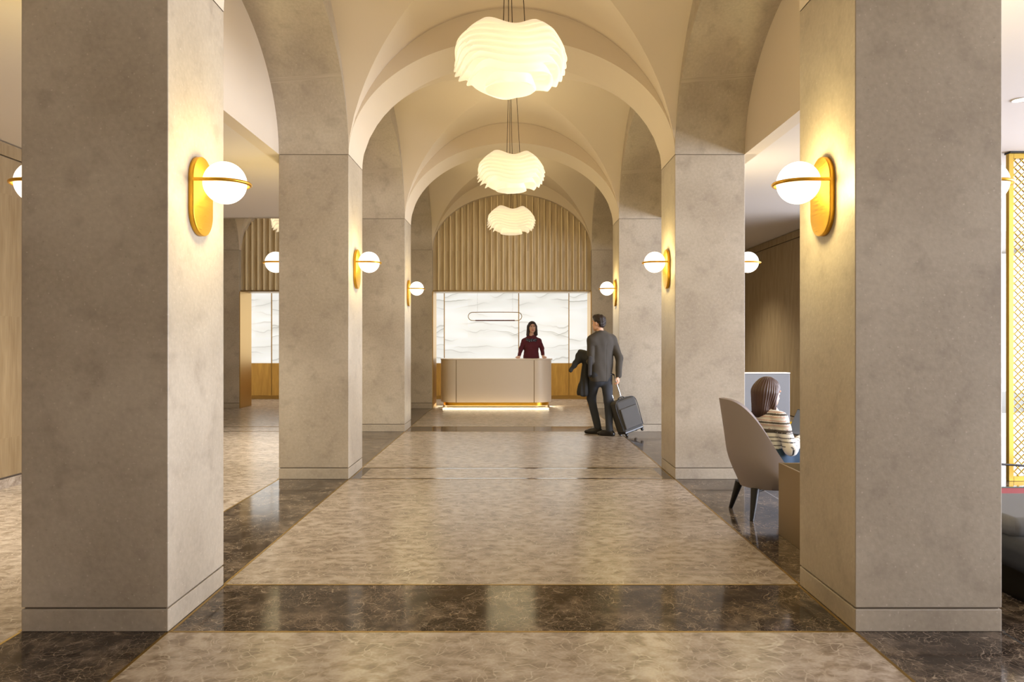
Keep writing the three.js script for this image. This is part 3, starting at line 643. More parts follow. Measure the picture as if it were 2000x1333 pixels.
// slab-like limb: capsule flattened across direction n (horizontal) by f
function flatCap(a, b, ra, rb, n, f) {
  const c = cap(a, b, ra, rb), m = V(a, b, 0.5);
  return (x, y, z) => { const t = (x - m[0]) * n[0] + (y - m[1]) * n[1] + (z - m[2]) * n[2], s = t * (1 / f - 1); return c(x + n[0] * s, y + n[1] * s, z + n[2] * s) * (f < 1 ? 0.5 + f * 0.5 : 1); };
}
const blend = (list, k) => (x, y, z) => { let d = 1e9; for (const f of list) d = smin(d, f(x, y, z), k); return d; };
function sdfMesh(f, lo, hi, h, colour) {             // surface nets
  const n = [0, 1, 2].map((i) => Math.ceil((hi[i] - lo[i]) / h) + 1), [nx, ny, nz] = n, val = new Float32Array(nx * ny * nz), at3 = (i, j, k) => (k * ny + j) * nx + i;
  for (let k = 0; k < nz; k++) for (let j = 0; j < ny; j++) for (let i = 0; i < nx;) {
    const d = f(lo[0] + i * h, lo[1] + j * h, lo[2] + k * h), p = at3(i, j, k); val[p] = d; i++;
    for (let skip = Math.floor(Math.abs(d) * 0.45 / h) - 1; skip > 0 && i < nx; skip--, i++) val[p - 0 + (at3(i, j, k) - p)] = d;
  }
  const id = new Int32Array(nx * ny * nz).fill(-1), pos = [], idx = [];
  for (let k = 0; k < nz - 1; k++) for (let j = 0; j < ny - 1; j++) for (let i = 0; i < nx - 1; i++) {
    let s = 0, cx = 0, cy = 0, cz = 0, m = 0; const c = [];
    for (let q = 0; q < 8; q++) { const v = val[at3(i + (q & 1), j + (q >> 1 & 1), k + (q >> 2))]; c.push(v); if (v < 0) s++; }
    if (s === 0 || s === 8) continue;
    for (const [a, b] of EDGES) if ((c[a] < 0) !== (c[b] < 0)) { const t = c[a] / (c[a] - c[b]); cx += (a & 1) + ((b & 1) - (a & 1)) * t; cy += (a >> 1 & 1) + ((b >> 1 & 1) - (a >> 1 & 1)) * t; cz += (a >> 2) + ((b >> 2) - (a >> 2)) * t; m++; }
    id[at3(i, j, k)] = pos.length / 3; pos.push(lo[0] + (i + cx / m) * h, lo[1] + (j + cy / m) * h, lo[2] + (k + cz / m) * h);
  }
  const quad = (a, b, c, d, flip) => { if (a < 0 || b < 0 || c < 0 || d < 0) return; if (flip) idx.push(a, c, b, a, d, c); else idx.push(a, b, c, a, c, d); };
  for (let k = 1; k < nz - 1; k++) for (let j = 1; j < ny - 1; j++) for (let i = 1; i < nx - 1; i++) {
    const v = val[at3(i, j, k)] < 0;
    if (v !== val[at3(i + 1, j, k)] < 0) quad(id[at3(i, j - 1, k - 1)], id[at3(i, j, k - 1)], id[at3(i, j, k)], id[at3(i, j - 1, k)], !v);
    if (v !== val[at3(i, j + 1, k)] < 0) quad(id[at3(i - 1, j, k - 1)], id[at3(i - 1, j, k)], id[at3(i, j, k)], id[at3(i, j, k - 1)], !v);
    if (v !== val[at3(i, j, k + 1)] < 0) quad(id[at3(i - 1, j - 1, k)], id[at3(i, j - 1, k)], id[at3(i, j, k)], id[at3(i - 1, j, k)], !v);
  }
  const nor = new Float32Array(pos.length), col = new Float32Array(pos.length), uv = new Float32Array(pos.length / 3 * 2), e = h * 0.6;
  for (let q = 0; q < pos.length; q += 3) {
    const x = pos[q], y = pos[q + 1], z = pos[q + 2], g = norm([f(x + e, y, z) - f(x - e, y, z), f(x, y + e, z) - f(x, y - e, z), f(x, y, z + e) - f(x, y, z - e)]);
    nor.set(g, q); col.set(colour ? colour(x, y, z, g) : [1, 1, 1], q); uv[q / 3 * 2] = Math.abs(g[0]) > Math.abs(g[2]) ? z : x; uv[q / 3 * 2 + 1] = y;
  }
  const geo = new THREE.BufferGeometry(); geo.setAttribute('position', new THREE.Float32BufferAttribute(pos, 3)); geo.setAttribute('normal', new THREE.BufferAttribute(nor, 3)); geo.setAttribute('color', new THREE.BufferAttribute(col, 3)); geo.setAttribute('uv', new THREE.BufferAttribute(uv, 2)); geo.setIndex(idx);
  return geo;
}
const EDGES = [[0, 1], [2, 3], [4, 5], [6, 7], [0, 2], [1, 3], [4, 6], [5, 7], [0, 4], [1, 5], [2, 6], [3, 7]];
const lin = (hex) => { const c = new THREE.Color(hex); return [c.r, c.g, c.b]; };

// head in its own axes: +z is where the face looks, about 0.235 m tall at s = 1
function headField(female) {
  const jw = female ? 0.050 : 0.057;
  const solid = blend([ell([0, 0.030, -0.012], [0.075, 0.090, 0.094]), ell([0, -0.030, 0.026], [0.062, 0.072, 0.066])], 0.03);
  const jaw = blend([ell([0, -0.064, 0.040], [jw, 0.048, 0.050]), ell([0, -0.098, 0.066], [0.024, 0.018, 0.022])], 0.025);
  const nose = blend([cap([0, 0.018, 0.088], [0, -0.026, 0.106], 0.007, 0.011), ell([0.010, -0.031, 0.095], [0.009, 0.007, 0.009]), ell([-0.010, -0.031, 0.095], [0.009, 0.007, 0.009])], 0.012);
  const lips = ell([0, -0.060, 0.086], [0.023, 0.009, 0.011]), brow = blend([cap([-0.045, 0.034, 0.076], [-0.012, 0.034, 0.087], 0.008, 0.008), cap([0.045, 0.034, 0.076], [0.012, 0.034, 0.087], 0.008, 0.008)], 0.01);
  const earL = ell([-0.077, -0.006, -0.008], [0.010, 0.031, 0.019]), earR = ell([0.077, -0.006, -0.008], [0.010, 0.031, 0.019]);
  const eyeL = ell([-0.031, 0.012, 0.074], [0.014, 0.011, 0.012]), eyeR = ell([0.031, 0.012, 0.074], [0.014, 0.011, 0.012]), sockL = ell([-0.031, 0.012, 0.092], [0.019, 0.013, 0.015]), sockR = ell([0.031, 0.012, 0.092], [0.019, 0.013, 0.015]);
  return (x, y, z) => {
    let d = smin(solid(x, y, z), jaw(x, y, z), 0.03);
    d = smin(d, brow(x, y, z), 0.015); d = smax(d, -sockL(x, y, z), 0.012); d = smax(d, -sockR(x, y, z), 0.012);
    d = smin(d, nose(x, y, z), 0.012); d = smin(d, lips(x, y, z), 0.008); d = Math.min(d, eyeL(x, y, z), eyeR(x, y, z));
    return smin(d, Math.min(earL(x, y, z), earR(x, y, z)), 0.008);
  };
}
function headColour(skin, lip) {
  const s = lin(skin), l = lin(lip), dark = lin(0x241a16), white = lin(0xe8e2dc), browC = lin(0x3b2a20);
  return (x, y, z) => {
    if (z > 0.05) {
      const ax = Math.abs(x);
      if (z > 0.079 && Math.hypot(x / 0.023, (y + 0.060) / 0.009) < 1) return l;
      const ex = (ax - 0.031) / 0.0145, ey = (y - 0.012) / 0.0085; if (ex * ex + ey * ey < 1) return Math.hypot(ax - 0.031, y - 0.012) < 0.0065 ? dark : ey > 0.45 ? dark : white;
      if (ax > 0.012 && ax < 0.05 && Math.abs(y - 0.036 + (ax - 0.03) ** 2 * 4) < 0.0048) return browC;
    }
    return s;
  };
}
// orthonormal frame of a head: position, yaw of the face (0 looks at +z), tilt forward, size
function headFrame(c, yaw, tilt, s) { return new THREE.Matrix4().compose(new THREE.Vector3(...c), new THREE.Quaternion().setFromEuler(new THREE.Euler(tilt, yaw, 0, 'YXZ')), new THREE.Vector3(s, s, s)); }
// a hand: wrist, finger direction, direction out of its back, side of the thumb (+1 along dir x back), curl
function handPrims(w, dir, back, side, curl, s = 1, thumbOut = 0.7) {
  const F = norm(dir), B0 = norm(back), R = norm(cross(F, B0)), N = norm(cross(R, F)), out = [], L = [0.072, 0.082, 0.076, 0.060];
  for (let i = 0; i < 4; i++) {
    const off = (1.5 - i) * 0.0205 * side * s, k = add(add(w, F, (0.088 - Math.abs(i - 1.2) * 0.004) * s), R, off), root = add(add(w, F, 0.012 * s), R, off * 0.62);
    out.push(cap(root, k, 0.0135 * s, 0.0115 * s));
    let p = k, a = curl * 0.5; const seg = [0.44, 0.31, 0.25];
    for (let q = 0; q < 3; q++) { const dv = norm(add([F[0] * Math.cos(a), F[1] * Math.cos(a), F[2] * Math.cos(a)], N, -Math.sin(a))); const e = add(p, dv, L[i] * seg[q] * s); out.push(cap(p, e, (0.0098 - q * 0.0009) * s, (0.0089 - q * 0.0011) * s)); p = e; a += curl; }
  }
  let p = add(add(w, F, 0.028 * s), R, 0.026 * side * s), a = add(add([F[0] * 0.75, F[1] * 0.75, F[2] * 0.75], R, thumbOut * side), N, -0.35 * curl - 0.1);
  for (const [q, r0, r1] of [[0.034, 0.0125, 0.0105], [0.028, 0.0103, 0.0085]]) { const e = add(p, norm(a), q * s); out.push(cap(p, e, r0 * s, r1 * s)); p = e; a = add(add(a, F, 0.25), R, -0.3 * side); }
  return out;
}
const boundsOf = (c, r) => [c.map((v, i) => v - (Array.isArray(r) ? r[i] : r)), c.map((v, i) => v + (Array.isArray(r) ? r[i] : r))];
const cloth = (hex, o = {}) => std({ color: hex, roughness: 0.88, bumpMap: weaveBump, bumpScale: 0.0004, ...o });
const skinMat = std({ vertexColors: true, roughness: 0.55 });
const solidColour = (hex) => { const c = lin(hex); return () => c; };
function skinBody(skin, lip, female, hf, coarse, lo, hi, hands) {       // one mesh: limbs and trunk, head, hands
  const list = [sdfMesh(coarse, lo, hi, 0.013, solidColour(skin))];
  const hg = sdfMesh(headField(female), [-0.095, -0.125, -0.115], [0.095, 0.13, 0.125], 0.0034, headColour(skin, lip)); hg.applyMatrix4(hf); list.push(hg);
  for (const [prims, c] of hands) { const [l, h] = boundsOf(c, 0.135); list.push(sdfMesh(blend(prims, 0.008), l, h, 0.0035, solidColour(skin))); }
  return mergeGeometries(list);
}

// ---------------------------------------------------------------- man with suitcase, seen from behind
const MAN = [1.435, 0, -11.72];
{
  const t = thing('person', 'man in a dark suit walking away, coat over his left arm, pulling a suitcase', 'person', MAN);
  const S = 1480 / 11.72, m = (px, py, z = 0) => [(px - 1180) / S, (850 - py) / S, z];
  const yaw = 0.42, f = [-Math.sin(yaw), 0, -Math.cos(yaw)], r = [Math.cos(yaw), 0, -Math.sin(yaw)];
  const pelvis = m(1173, 734), waist = m(1174, 706), chest = m(1175, 678), neck = m(1172, 652, -0.01), headC = m(1168.5, 632, -0.03);
  const shR = add(add(chest, r, 0.185), [0, 0.105, 0]), shL = add(add(chest, r, -0.185), [0, 0.105, 0]);
  const elR = m(1208, 700, 0.02), wrR = m(1206, 735, 0.05), elL = m(1152, 706, 0.08), wrL = add(elL, [-0.10, 0.02, -0.21]);
  const hipR = add(pelvis, r, 0.09), hipL = add(pelvis, r, -0.09), knR = m(1186, 783, 0.06), anR = m(1187, 839, 0.16), knL = m(1156, 780, -0.16), anL = m(1168, 837, -0.10);
  const coarse = blend([flatCap(add(pelvis, [0, 0.02, 0]), chest, 0.12, 0.14, f, 0.7), cap(neck, headC, 0.052, 0.055), cap(chest, neck, 0.08, 0.056), cap(shR, elR, 0.045, 0.036), cap(elR, wrR, 0.036, 0.026), cap(shL, elL, 0.045, 0.036), cap(elL, wrL, 0.036, 0.026), cap(hipR, knR, 0.068, 0.048), cap(knR, anR, 0.046, 0.034), cap(hipL, knL, 0.068, 0.048), cap(knL, anL, 0.046, 0.034)], 0.03);
  const hdR = norm([-0.05, -1, 0.1]), hdL = norm([-0.5, -0.1, -0.8]);
  const hf = headFrame(headC, Math.PI + 0.85, 0.03, 1.02);
  part('body', skinBody(0xd9a98c, 0xb8776a, false, hf, coarse, [-0.5, 0, -0.5], [0.4, 1.66, 0.4], [[handPrims(wrR, hdR, [0.9, 0, 0.45], 1, 0.75), wrR], [handPrims(wrL, hdL, [-0.2, 1, 0], 1, 0.5), wrL]]), skinMat, t);
  const hair = blend([ell([0, 0.050, -0.022], [0.086, 0.088, 0.099]), ell([0, 0.100, 0.035], [0.064, 0.034, 0.060]), ell([0, -0.010, -0.070], [0.066, 0.062, 0.040])], 0.03);
  const hairCut = (x, y, z) => { const d = hair(x, y, z) + 0.004 * Math.sin(x * 90 + y * 60) * Math.sin(z * 80 - y * 70); const face = Math.max(0.012 - z + (y > 0.05 ? (y - 0.05) * -2.6 : 0), -0.2); return Math.max(smax(d, -Math.max(ell([0, -0.02, 0.10], [0.085, 0.085, 0.085])(x, y, z), -0.2), 0.01), -Math.min(ell([0.085, -0.03, 0.0], [0.02, 0.04, 0.024])(x, y, z), ell([-0.085, -0.03, 0.0], [0.02, 0.04, 0.024])(x, y, z)), -0.078 - y); };
  const hg = sdfMesh(hairCut, [-0.12, -0.1, -0.15], [0.12, 0.16, 0.13], 0.005); hg.applyMatrix4(hf);
  part('hair', hg, std({ color: 0x2a1f1a, roughness: 0.6 }), t);
  const fold = (x, y, z) => 0.003 * Math.sin(x * 38 + y * 12) * Math.sin(y * 13 - z * 24) + 0.0012 * Math.sin(x * 60 + y * 9);
  const hem = m(1173, 746)[1], jt = blend([flatCap(add(pelvis, [0, -0.02, 0]), waist, 0.185, 0.172, f, 0.66), flatCap(waist, add(chest, [0, 0.04, 0]), 0.172, 0.205, f, 0.64), flatCap(add(shL, r, 0.03), add(shR, r, -0.03), 0.085, 0.085, f, 0.95), cap(add(chest, [0, 0.10, 0]), add(neck, [0, -0.01, 0]), 0.105, 0.066)], 0.07);
  const arms = blend([cap(add(shR, [0, -0.015, 0]), elR, 0.075, 0.058), cap(elR, add(wrR, hdR, -0.005), 0.058, 0.045), cap(add(shL, [0, -0.015, 0]), elL, 0.075, 0.060), cap(elL, wrL, 0.060, 0.047)], 0.03);
  part('jacket', sdfMesh((x, y, z) => { const a = arms(x, y, z), seam = ((x - chest[0]) * r[0] + (z - chest[2]) * r[2]), b = smax(jt(x, y, z) + 0.005 * Math.exp(-((seam / 0.007) ** 2)) * (y < 1.42 ? 1 : 0), hem - y, 0.01); return smax(smin(a, b, y > 1.38 ? 0.035 : 0.012), -cap(neck, add(neck, [0, 0.14, 0]), 0.056, 0.07)(x, y, z), 0.008) + fold(x, y, z); }, [-0.56, 0.72, -0.42], [0.42, 1.68, 0.36], 0.0105), cloth(0x454039), t);
  part('jacket_collar', sdfMesh((x, y, z) => { const a = cap(add(neck, [0.01, -0.075, 0]), add(neck, [0, 0.012, -0.004]), 0.108, 0.068)(x, y, z); return Math.max(a, -(a + 0.014), y - neck[1] - 0.012 - 0.02 * ((z - neck[2]) * -f[2] > 0 ? 1 : 0), neck[1] - 0.05 - y); }, add(neck, [-0.16, -0.1, -0.16]), add(neck, [0.16, 0.1, 0.16]), 0.007), cloth(0x3c3833), t);
  part('shirt_collar', sdfMesh((x, y, z) => { const a = cap(add(neck, [0, -0.03, 0]), add(neck, [0, 0.035, -0.004]), 0.068, 0.064)(x, y, z); return Math.max(a, -(a + 0.009), y - neck[1] - 0.04); }, add(neck, [-0.12, -0.1, -0.12]), add(neck, [0.12, 0.1, 0.12]), 0.006), cloth(0xe4e2de), t);
  const legs = blend([flatCap(add(pelvis, [0, 0.08, 0]), add(pelvis, [0, -0.02, 0]), 0.165, 0.16, f, 0.7), cap(hipR, knR, 0.094, 0.069), cap(knR, anR, 0.067, 0.055), cap(hipL, knL, 0.094, 0.069), cap(knL, anL, 0.067, 0.055)], 0.035);
  part('trousers', sdfMesh((x, y, z) => smax(legs(x, y, z) + fold(x * 0.8, y * 0.9, z), 0.055 - y, 0.01), [-0.4, 0.03, -0.42], [0.3, 1.05, 0.36], 0.0105), cloth(0x33363c), t);
  const shoe = (an, toe) => { const g = norm([toe[0] - an[0], 0, toe[2] - an[2]]), heel = add([an[0], 0.035, an[2]], g, -0.045), ball = add([an[0], 0.034, an[2]], g, 0.115), tip = add([an[0], 0.03, an[2]], g, 0.185); const b = blend([cap(heel, ball, 0.036, 0.042), cap(ball, tip, 0.042, 0.028), cap([an[0], 0.095, an[2]], heel, 0.042, 0.036), cap([an[0], 0.08, an[2]], ball, 0.040, 0.034)], 0.03); return sdfMesh((x, y, z) => smax(smin(b(x, y, z), cap(add(heel, [0, -0.016, 0]), add(ball, [0, -0.016, 0]), 0.036, 0.043)(x, y, z), 0.01), 0.001 - y, 0.004), [an[0] - 0.28, -0.01, an[2] - 0.28], [an[0] + 0.28, 0.16, an[2] + 0.28], 0.007); };
  part('shoe', shoe(anR, add(anR, [-0.2, 0, -0.13])), std({ color: 0x15120f, roughness: 0.3 }), t);
  part('shoe', shoe(anL, add(anL, [-0.22, 0, -0.06])), std({ color: 0x1d1a17, roughness: 0.3 }), t);
  // overcoat folded over the left forearm
  const o = thing('overcoat', 'dark overcoat draped over the walking man\'s left forearm', 'coat', MAN);
  const e0 = add(elL, [-0.02, 0.045, -0.01]), e1 = add(wrL, [-0.015, 0.05, 0.02]);
  const P1 = m(1113, 725, 0.0), P2 = m(1136, 694, -0.06);
  const lobe = blend([flatCap(P2, P1, 0.072, 0.028, norm([0.2, 0.3, 1]), 0.9), cap(P2, add(e0, [0.0, 0.02, -0.06]), 0.072, 0.055), cap(e0, e1, 0.062, 0.058)], 0.06);
  const tail = blend([flatCap(m(1147, 704, -0.06), m(1137, 768, -0.10), 0.055, 0.085, norm([0.35, 0, 1]), 0.75), flatCap(m(1147, 712, 0.0), m(1141, 770, -0.05), 0.05, 0.045, norm([0.3, 0, 1]), 0.7), flatCap(m(1152, 708, 0.05), m(1152, 732, 0.07), 0.05, 0.045, norm([0.3, 0, 1]), 0.7)], 0.045);
  const tb = m(1140, 776)[1];
  part('wool_body', sdfMesh((x, y, z) => { const tl = smax(tail(x, y, z), tb + (x + 0.32) * -0.25 - y, 0.01) + 0.007 * Math.sin(x * 70 + z * 45); return smin(lobe(x, y, z) + 0.005 * Math.sin(x * 55 + y * 40 + z * 20), tl, 0.04); }, [-0.62, 0.5, -0.36], [-0.08, 1.36, 0.22], 0.0105), cloth(0x2c2c2b), o);
  part('lapel', sdfMesh((x, y, z) => smax(flatCap(m(1150, 700, 0.15), m(1149, 732, 0.15), 0.035, 0.03, [0, 0, 1], 0.35)(x, y, z), m(1150, 733)[1] - y, 0.004), [-0.36, 0.85, 0.05], [-0.12, 1.3, 0.25], 0.007), cloth(0x3a3838), o);
}
// trolley suitcase leaning towards his hand
{
  const p = [(1233 - 999) * 11.62 / FOCAL, 0, -11.62], t = thing('trolley_suitcase', 'charcoal trolley suitcase leaning on its wheels behind the walking man', 'suitcase', p);
  t.rotation.set(0, 0.42, 0.30, 'ZYX'); t.position.y = 0.035;
  const c = cloth(0x4b4947), H = 0.50, w = 0.185, d = 0.12;
  part('case_body', bx(-w, w, 0.05, 0.05 + H, -d, d, 0.045), c, t);
  part('front_pocket', bx(-w + 0.03, w - 0.03, 0.10, 0.42, d - 0.01, d + 0.025, 0.02), cloth(0x53514f), t);
  part('piping', tube([[-w + 0.002, 0.09, d - 0.02], [-w + 0.002, H, d - 0.02], [-w + 0.05, 0.05 + H - 0.002, d - 0.02], [w - 0.05, 0.05 + H - 0.002, d - 0.02], [w - 0.002, H, d - 0.02], [w - 0.002, 0.09, d - 0.02]], 0.006, 60, 6), M.black, t);
  part('bottom_guard', bx(-w + 0.01, w - 0.01, 0.035, 0.075, -d + 0.01, d - 0.01, 0.012), M.black, t);
  for (const [x, z] of [[-w + 0.04, d - 0.03], [w - 0.04, d - 0.03], [-w + 0.04, -d + 0.03], [w - 0.04, -d + 0.03]]) part('wheel', new THREE.CylinderGeometry(0.026, 0.026, 0.022, 16).rotateZ(R2).translate(x, 0.018, z), M.black, t);
  part('top_grip', tube([[-0.06, 0.548, 0], [-0.04, 0.572, 0], [0.04, 0.572, 0], [0.06, 0.548, 0]], 0.009, 20, 6), M.black, t);
  for (const x of [-0.085, 0.055]) part('handle_rod', rod([x, 0.53, -d + 0.04], [x, 0.93, -d + 0.04], 0.0085), M.steel, t);
  part('handle_grip', tube([[-0.085, 0.925, -d + 0.04], [-0.06, 0.945, -d + 0.04], [0.03, 0.945, -d + 0.04], [0.055, 0.925, -d + 0.04]], 0.013, 20, 8), M.black, t);
}

// ---------------------------------------------------------------- receptionist
{
  const DW = 17.22, sc = DW / FOCAL, base = [(1038 - 999) * sc, 0, -DW], t = thing('person', 'receptionist in a burgundy sweater standing behind the desk', 'person', base);
  const m = (px, py, z = 0) => [(px - 1038) * sc, EYE + (667 - py) * sc, z];
  const headC = m(1038.5, 640.5, 0.02), neck = m(1037, 656), chest = m(1037, 674), waist = m(1036.5, 700), pelvis = [-0.01, 0.96, 0], f = [0, 0, 1], r = [1, 0, 0];
  const shL = m(1022.5, 667), shR = m(1052, 667), elL = m(1016.5, 683, 0.02), elR = m(1057.5, 681, 0.02), wrL = m(1012.5, 697.5, 0.17), wrR = m(1059.6, 697, 0.17);
  wrL[1] = wrR[1] = 1.105;
  const coarse = blend([flatCap(pelvis, chest, 0.12, 0.12, f, 0.7), cap(chest, neck, 0.075, 0.05), cap(neck, headC, 0.046, 0.05), cap(shL, elL, 0.04, 0.034), cap(elL, wrL, 0.034, 0.025), cap(shR, elR, 0.04, 0.034), cap(elR, wrR, 0.034, 0.025), cap(add(pelvis, r, 0.09), [0.09, 0.5, 0], 0.07, 0.05), cap([0.09, 0.5, 0], [0.09, 0.05, 0], 0.048, 0.035), cap(add(pelvis, r, -0.09), [-0.09, 0.5, 0], 0.07, 0.05), cap([-0.09, 0.5, 0], [-0.09, 0.05, 0], 0.048, 0.035)], 0.03);
  const hf = headFrame(headC, 0.12, 0.02, 1.06);
  part('body', skinBody(0xdcae94, 0xb4534b, true, hf, coarse, [-0.45, 0, -0.25], [0.45, 1.75, 0.4], [[handPrims(wrL, [-0.15, -0.22, 1], [0, 1, 0.2], 1, 0.15, 1.02), add(wrL, [0, -0.02, 0.08])], [handPrims(wrR, [0.15, -0.22, 1], [0, 1, 0.2], -1, 0.15, 1.02), add(wrR, [0, -0.02, 0.08])]]), skinMat, t);
  const hairS = blend([ell([0, 0.042, -0.018], [0.090, 0.095, 0.104]), cap([-0.082, 0.02, -0.012], [-0.104, -0.165, -0.005], 0.027, 0.022), cap([0.082, 0.02, -0.012], [0.102, -0.155, 0.0], 0.027, 0.020), cap([-0.05, 0.0, -0.06], [-0.06, -0.17, -0.05], 0.055, 0.045), cap([0.05, 0.0, -0.06], [0.06, -0.17, -0.05], 0.055, 0.045)], 0.035);
  const hg = sdfMesh((x, y, z) => smax(hairS(x, y, z) + 0.002 * Math.sin(Math.atan2(x, z + 0.02) * 34 + y * 12), -ell([0.004, -0.035, 0.105], [0.088, 0.116, 0.104])(x, y, z), 0.012), [-0.17, -0.24, -0.17], [0.17, 0.17, 0.13], 0.0055); hg.applyMatrix4(hf);
  part('hair', hg, std({ color: 0x32231e, roughness: 0.55 }), t);
  const fold = (x, y, z) => 0.003 * Math.sin(x * 40 + y * 30) * Math.sin(y * 45) ;
  const torso = blend([flatCap(add(pelvis, [0, 0.02, 0]), waist, 0.175, 0.165, f, 0.66), flatCap(waist, chest, 0.165, 0.168, f, 0.72), cap(add(shL, [0.01, 0.0, 0]), m(1037, 660), 0.055, 0.07), cap(add(shR, [-0.01, 0.0, 0]), m(1037, 660), 0.055, 0.07), ell(add(chest, [-0.075, -0.05, 0.085]), [0.07, 0.07, 0.06]), ell(add(chest, [0.075, -0.05, 0.085]), [0.07, 0.07, 0.06]), cap(add(chest, [0, 0.07, 0]), add(neck, [0, -0.065, 0]), 0.09, 0.075)], 0.06);
  const arms = blend([cap(shL, elL, 0.060, 0.048), cap(elL, V(elL, wrL, 0.93), 0.048, 0.037), cap(shR, elR, 0.060, 0.048), cap(elR, V(elR, wrR, 0.78), 0.048, 0.040)], 0.03);
  part('sweater', sdfMesh((x, y, z) => smax(smin(arms(x, y, z), smax(torso(x, y, z), 0.93 - y, 0.01), 0.03), -cap(add(neck, [0, -0.02, 0.01]), add(neck, [0, 0.1, 0.01]), 0.062, 0.08)(x, y, z), 0.01) + fold(x, y, z), [-0.5, 0.88, -0.22], [0.5, 1.66, 0.42], 0.0105), cloth(0x5a1f2b), t);
  part('scarf', sdfMesh((x, y, z) => { let d = 1e9; for (let q = 0; q < 2; q++) { const a = Math.atan2(z, x), cy = neck[1] - 0.068 - 0.02 * q - 0.035 * Math.max(0, Math.sin(a)) + 0.006 * Math.sin(a * 5 + q); d = smin(d, Math.hypot(Math.hypot(x - neck[0], (z - 0.01)) - 0.098 - 0.022 * q, (y - cy)) - 0.024, 0.01); } return d; }, add(neck, [-0.17, -0.18, -0.17]), add(neck, [0.17, 0.05, 0.17]), 0.007, (x, y, z) => (Math.sin(x * 120 + y * 80) * Math.sin(z * 90 - y * 60) > 0.25 ? lin(0x6f7286) : lin(0x24242b))), std({ vertexColors: true, roughness: 0.85 }), t);
  part('trousers', sdfMesh(blend([flatCap([-0.01, 0.99, 0], [0, 0.9, 0], 0.155, 0.155, f, 0.68), cap([0.085, 0.88, 0], [0.09, 0.5, 0.01], 0.085, 0.062), cap([0.09, 0.5, 0.01], [0.09, 0.09, 0], 0.060, 0.05), cap([-0.085, 0.88, 0], [-0.09, 0.5, 0.01], 0.085, 0.062), cap([-0.09, 0.5, 0.01], [-0.09, 0.09, 0], 0.060, 0.05)], 0.03), [-0.24, 0.03, -0.2], [0.24, 1.12, 0.2], 0.0125), cloth(0x1f2026), t);
  for (const s of [-1, 1]) part('shoe', sdfMesh((x, y, z) => smax(blend([cap([s * 0.09, 0.03, -0.04], [s * 0.1, 0.03, 0.14], 0.034, 0.03), cap([s * 0.09, 0.08, 0], [s * 0.09, 0.03, -0.03], 0.036, 0.034)], 0.02)(x, y, z), 0.001 - y, 0.004), [s * 0.09 - 0.09, -0.01, -0.12], [s * 0.09 + 0.09, 0.14, 0.22], 0.009), M.black, t);
}

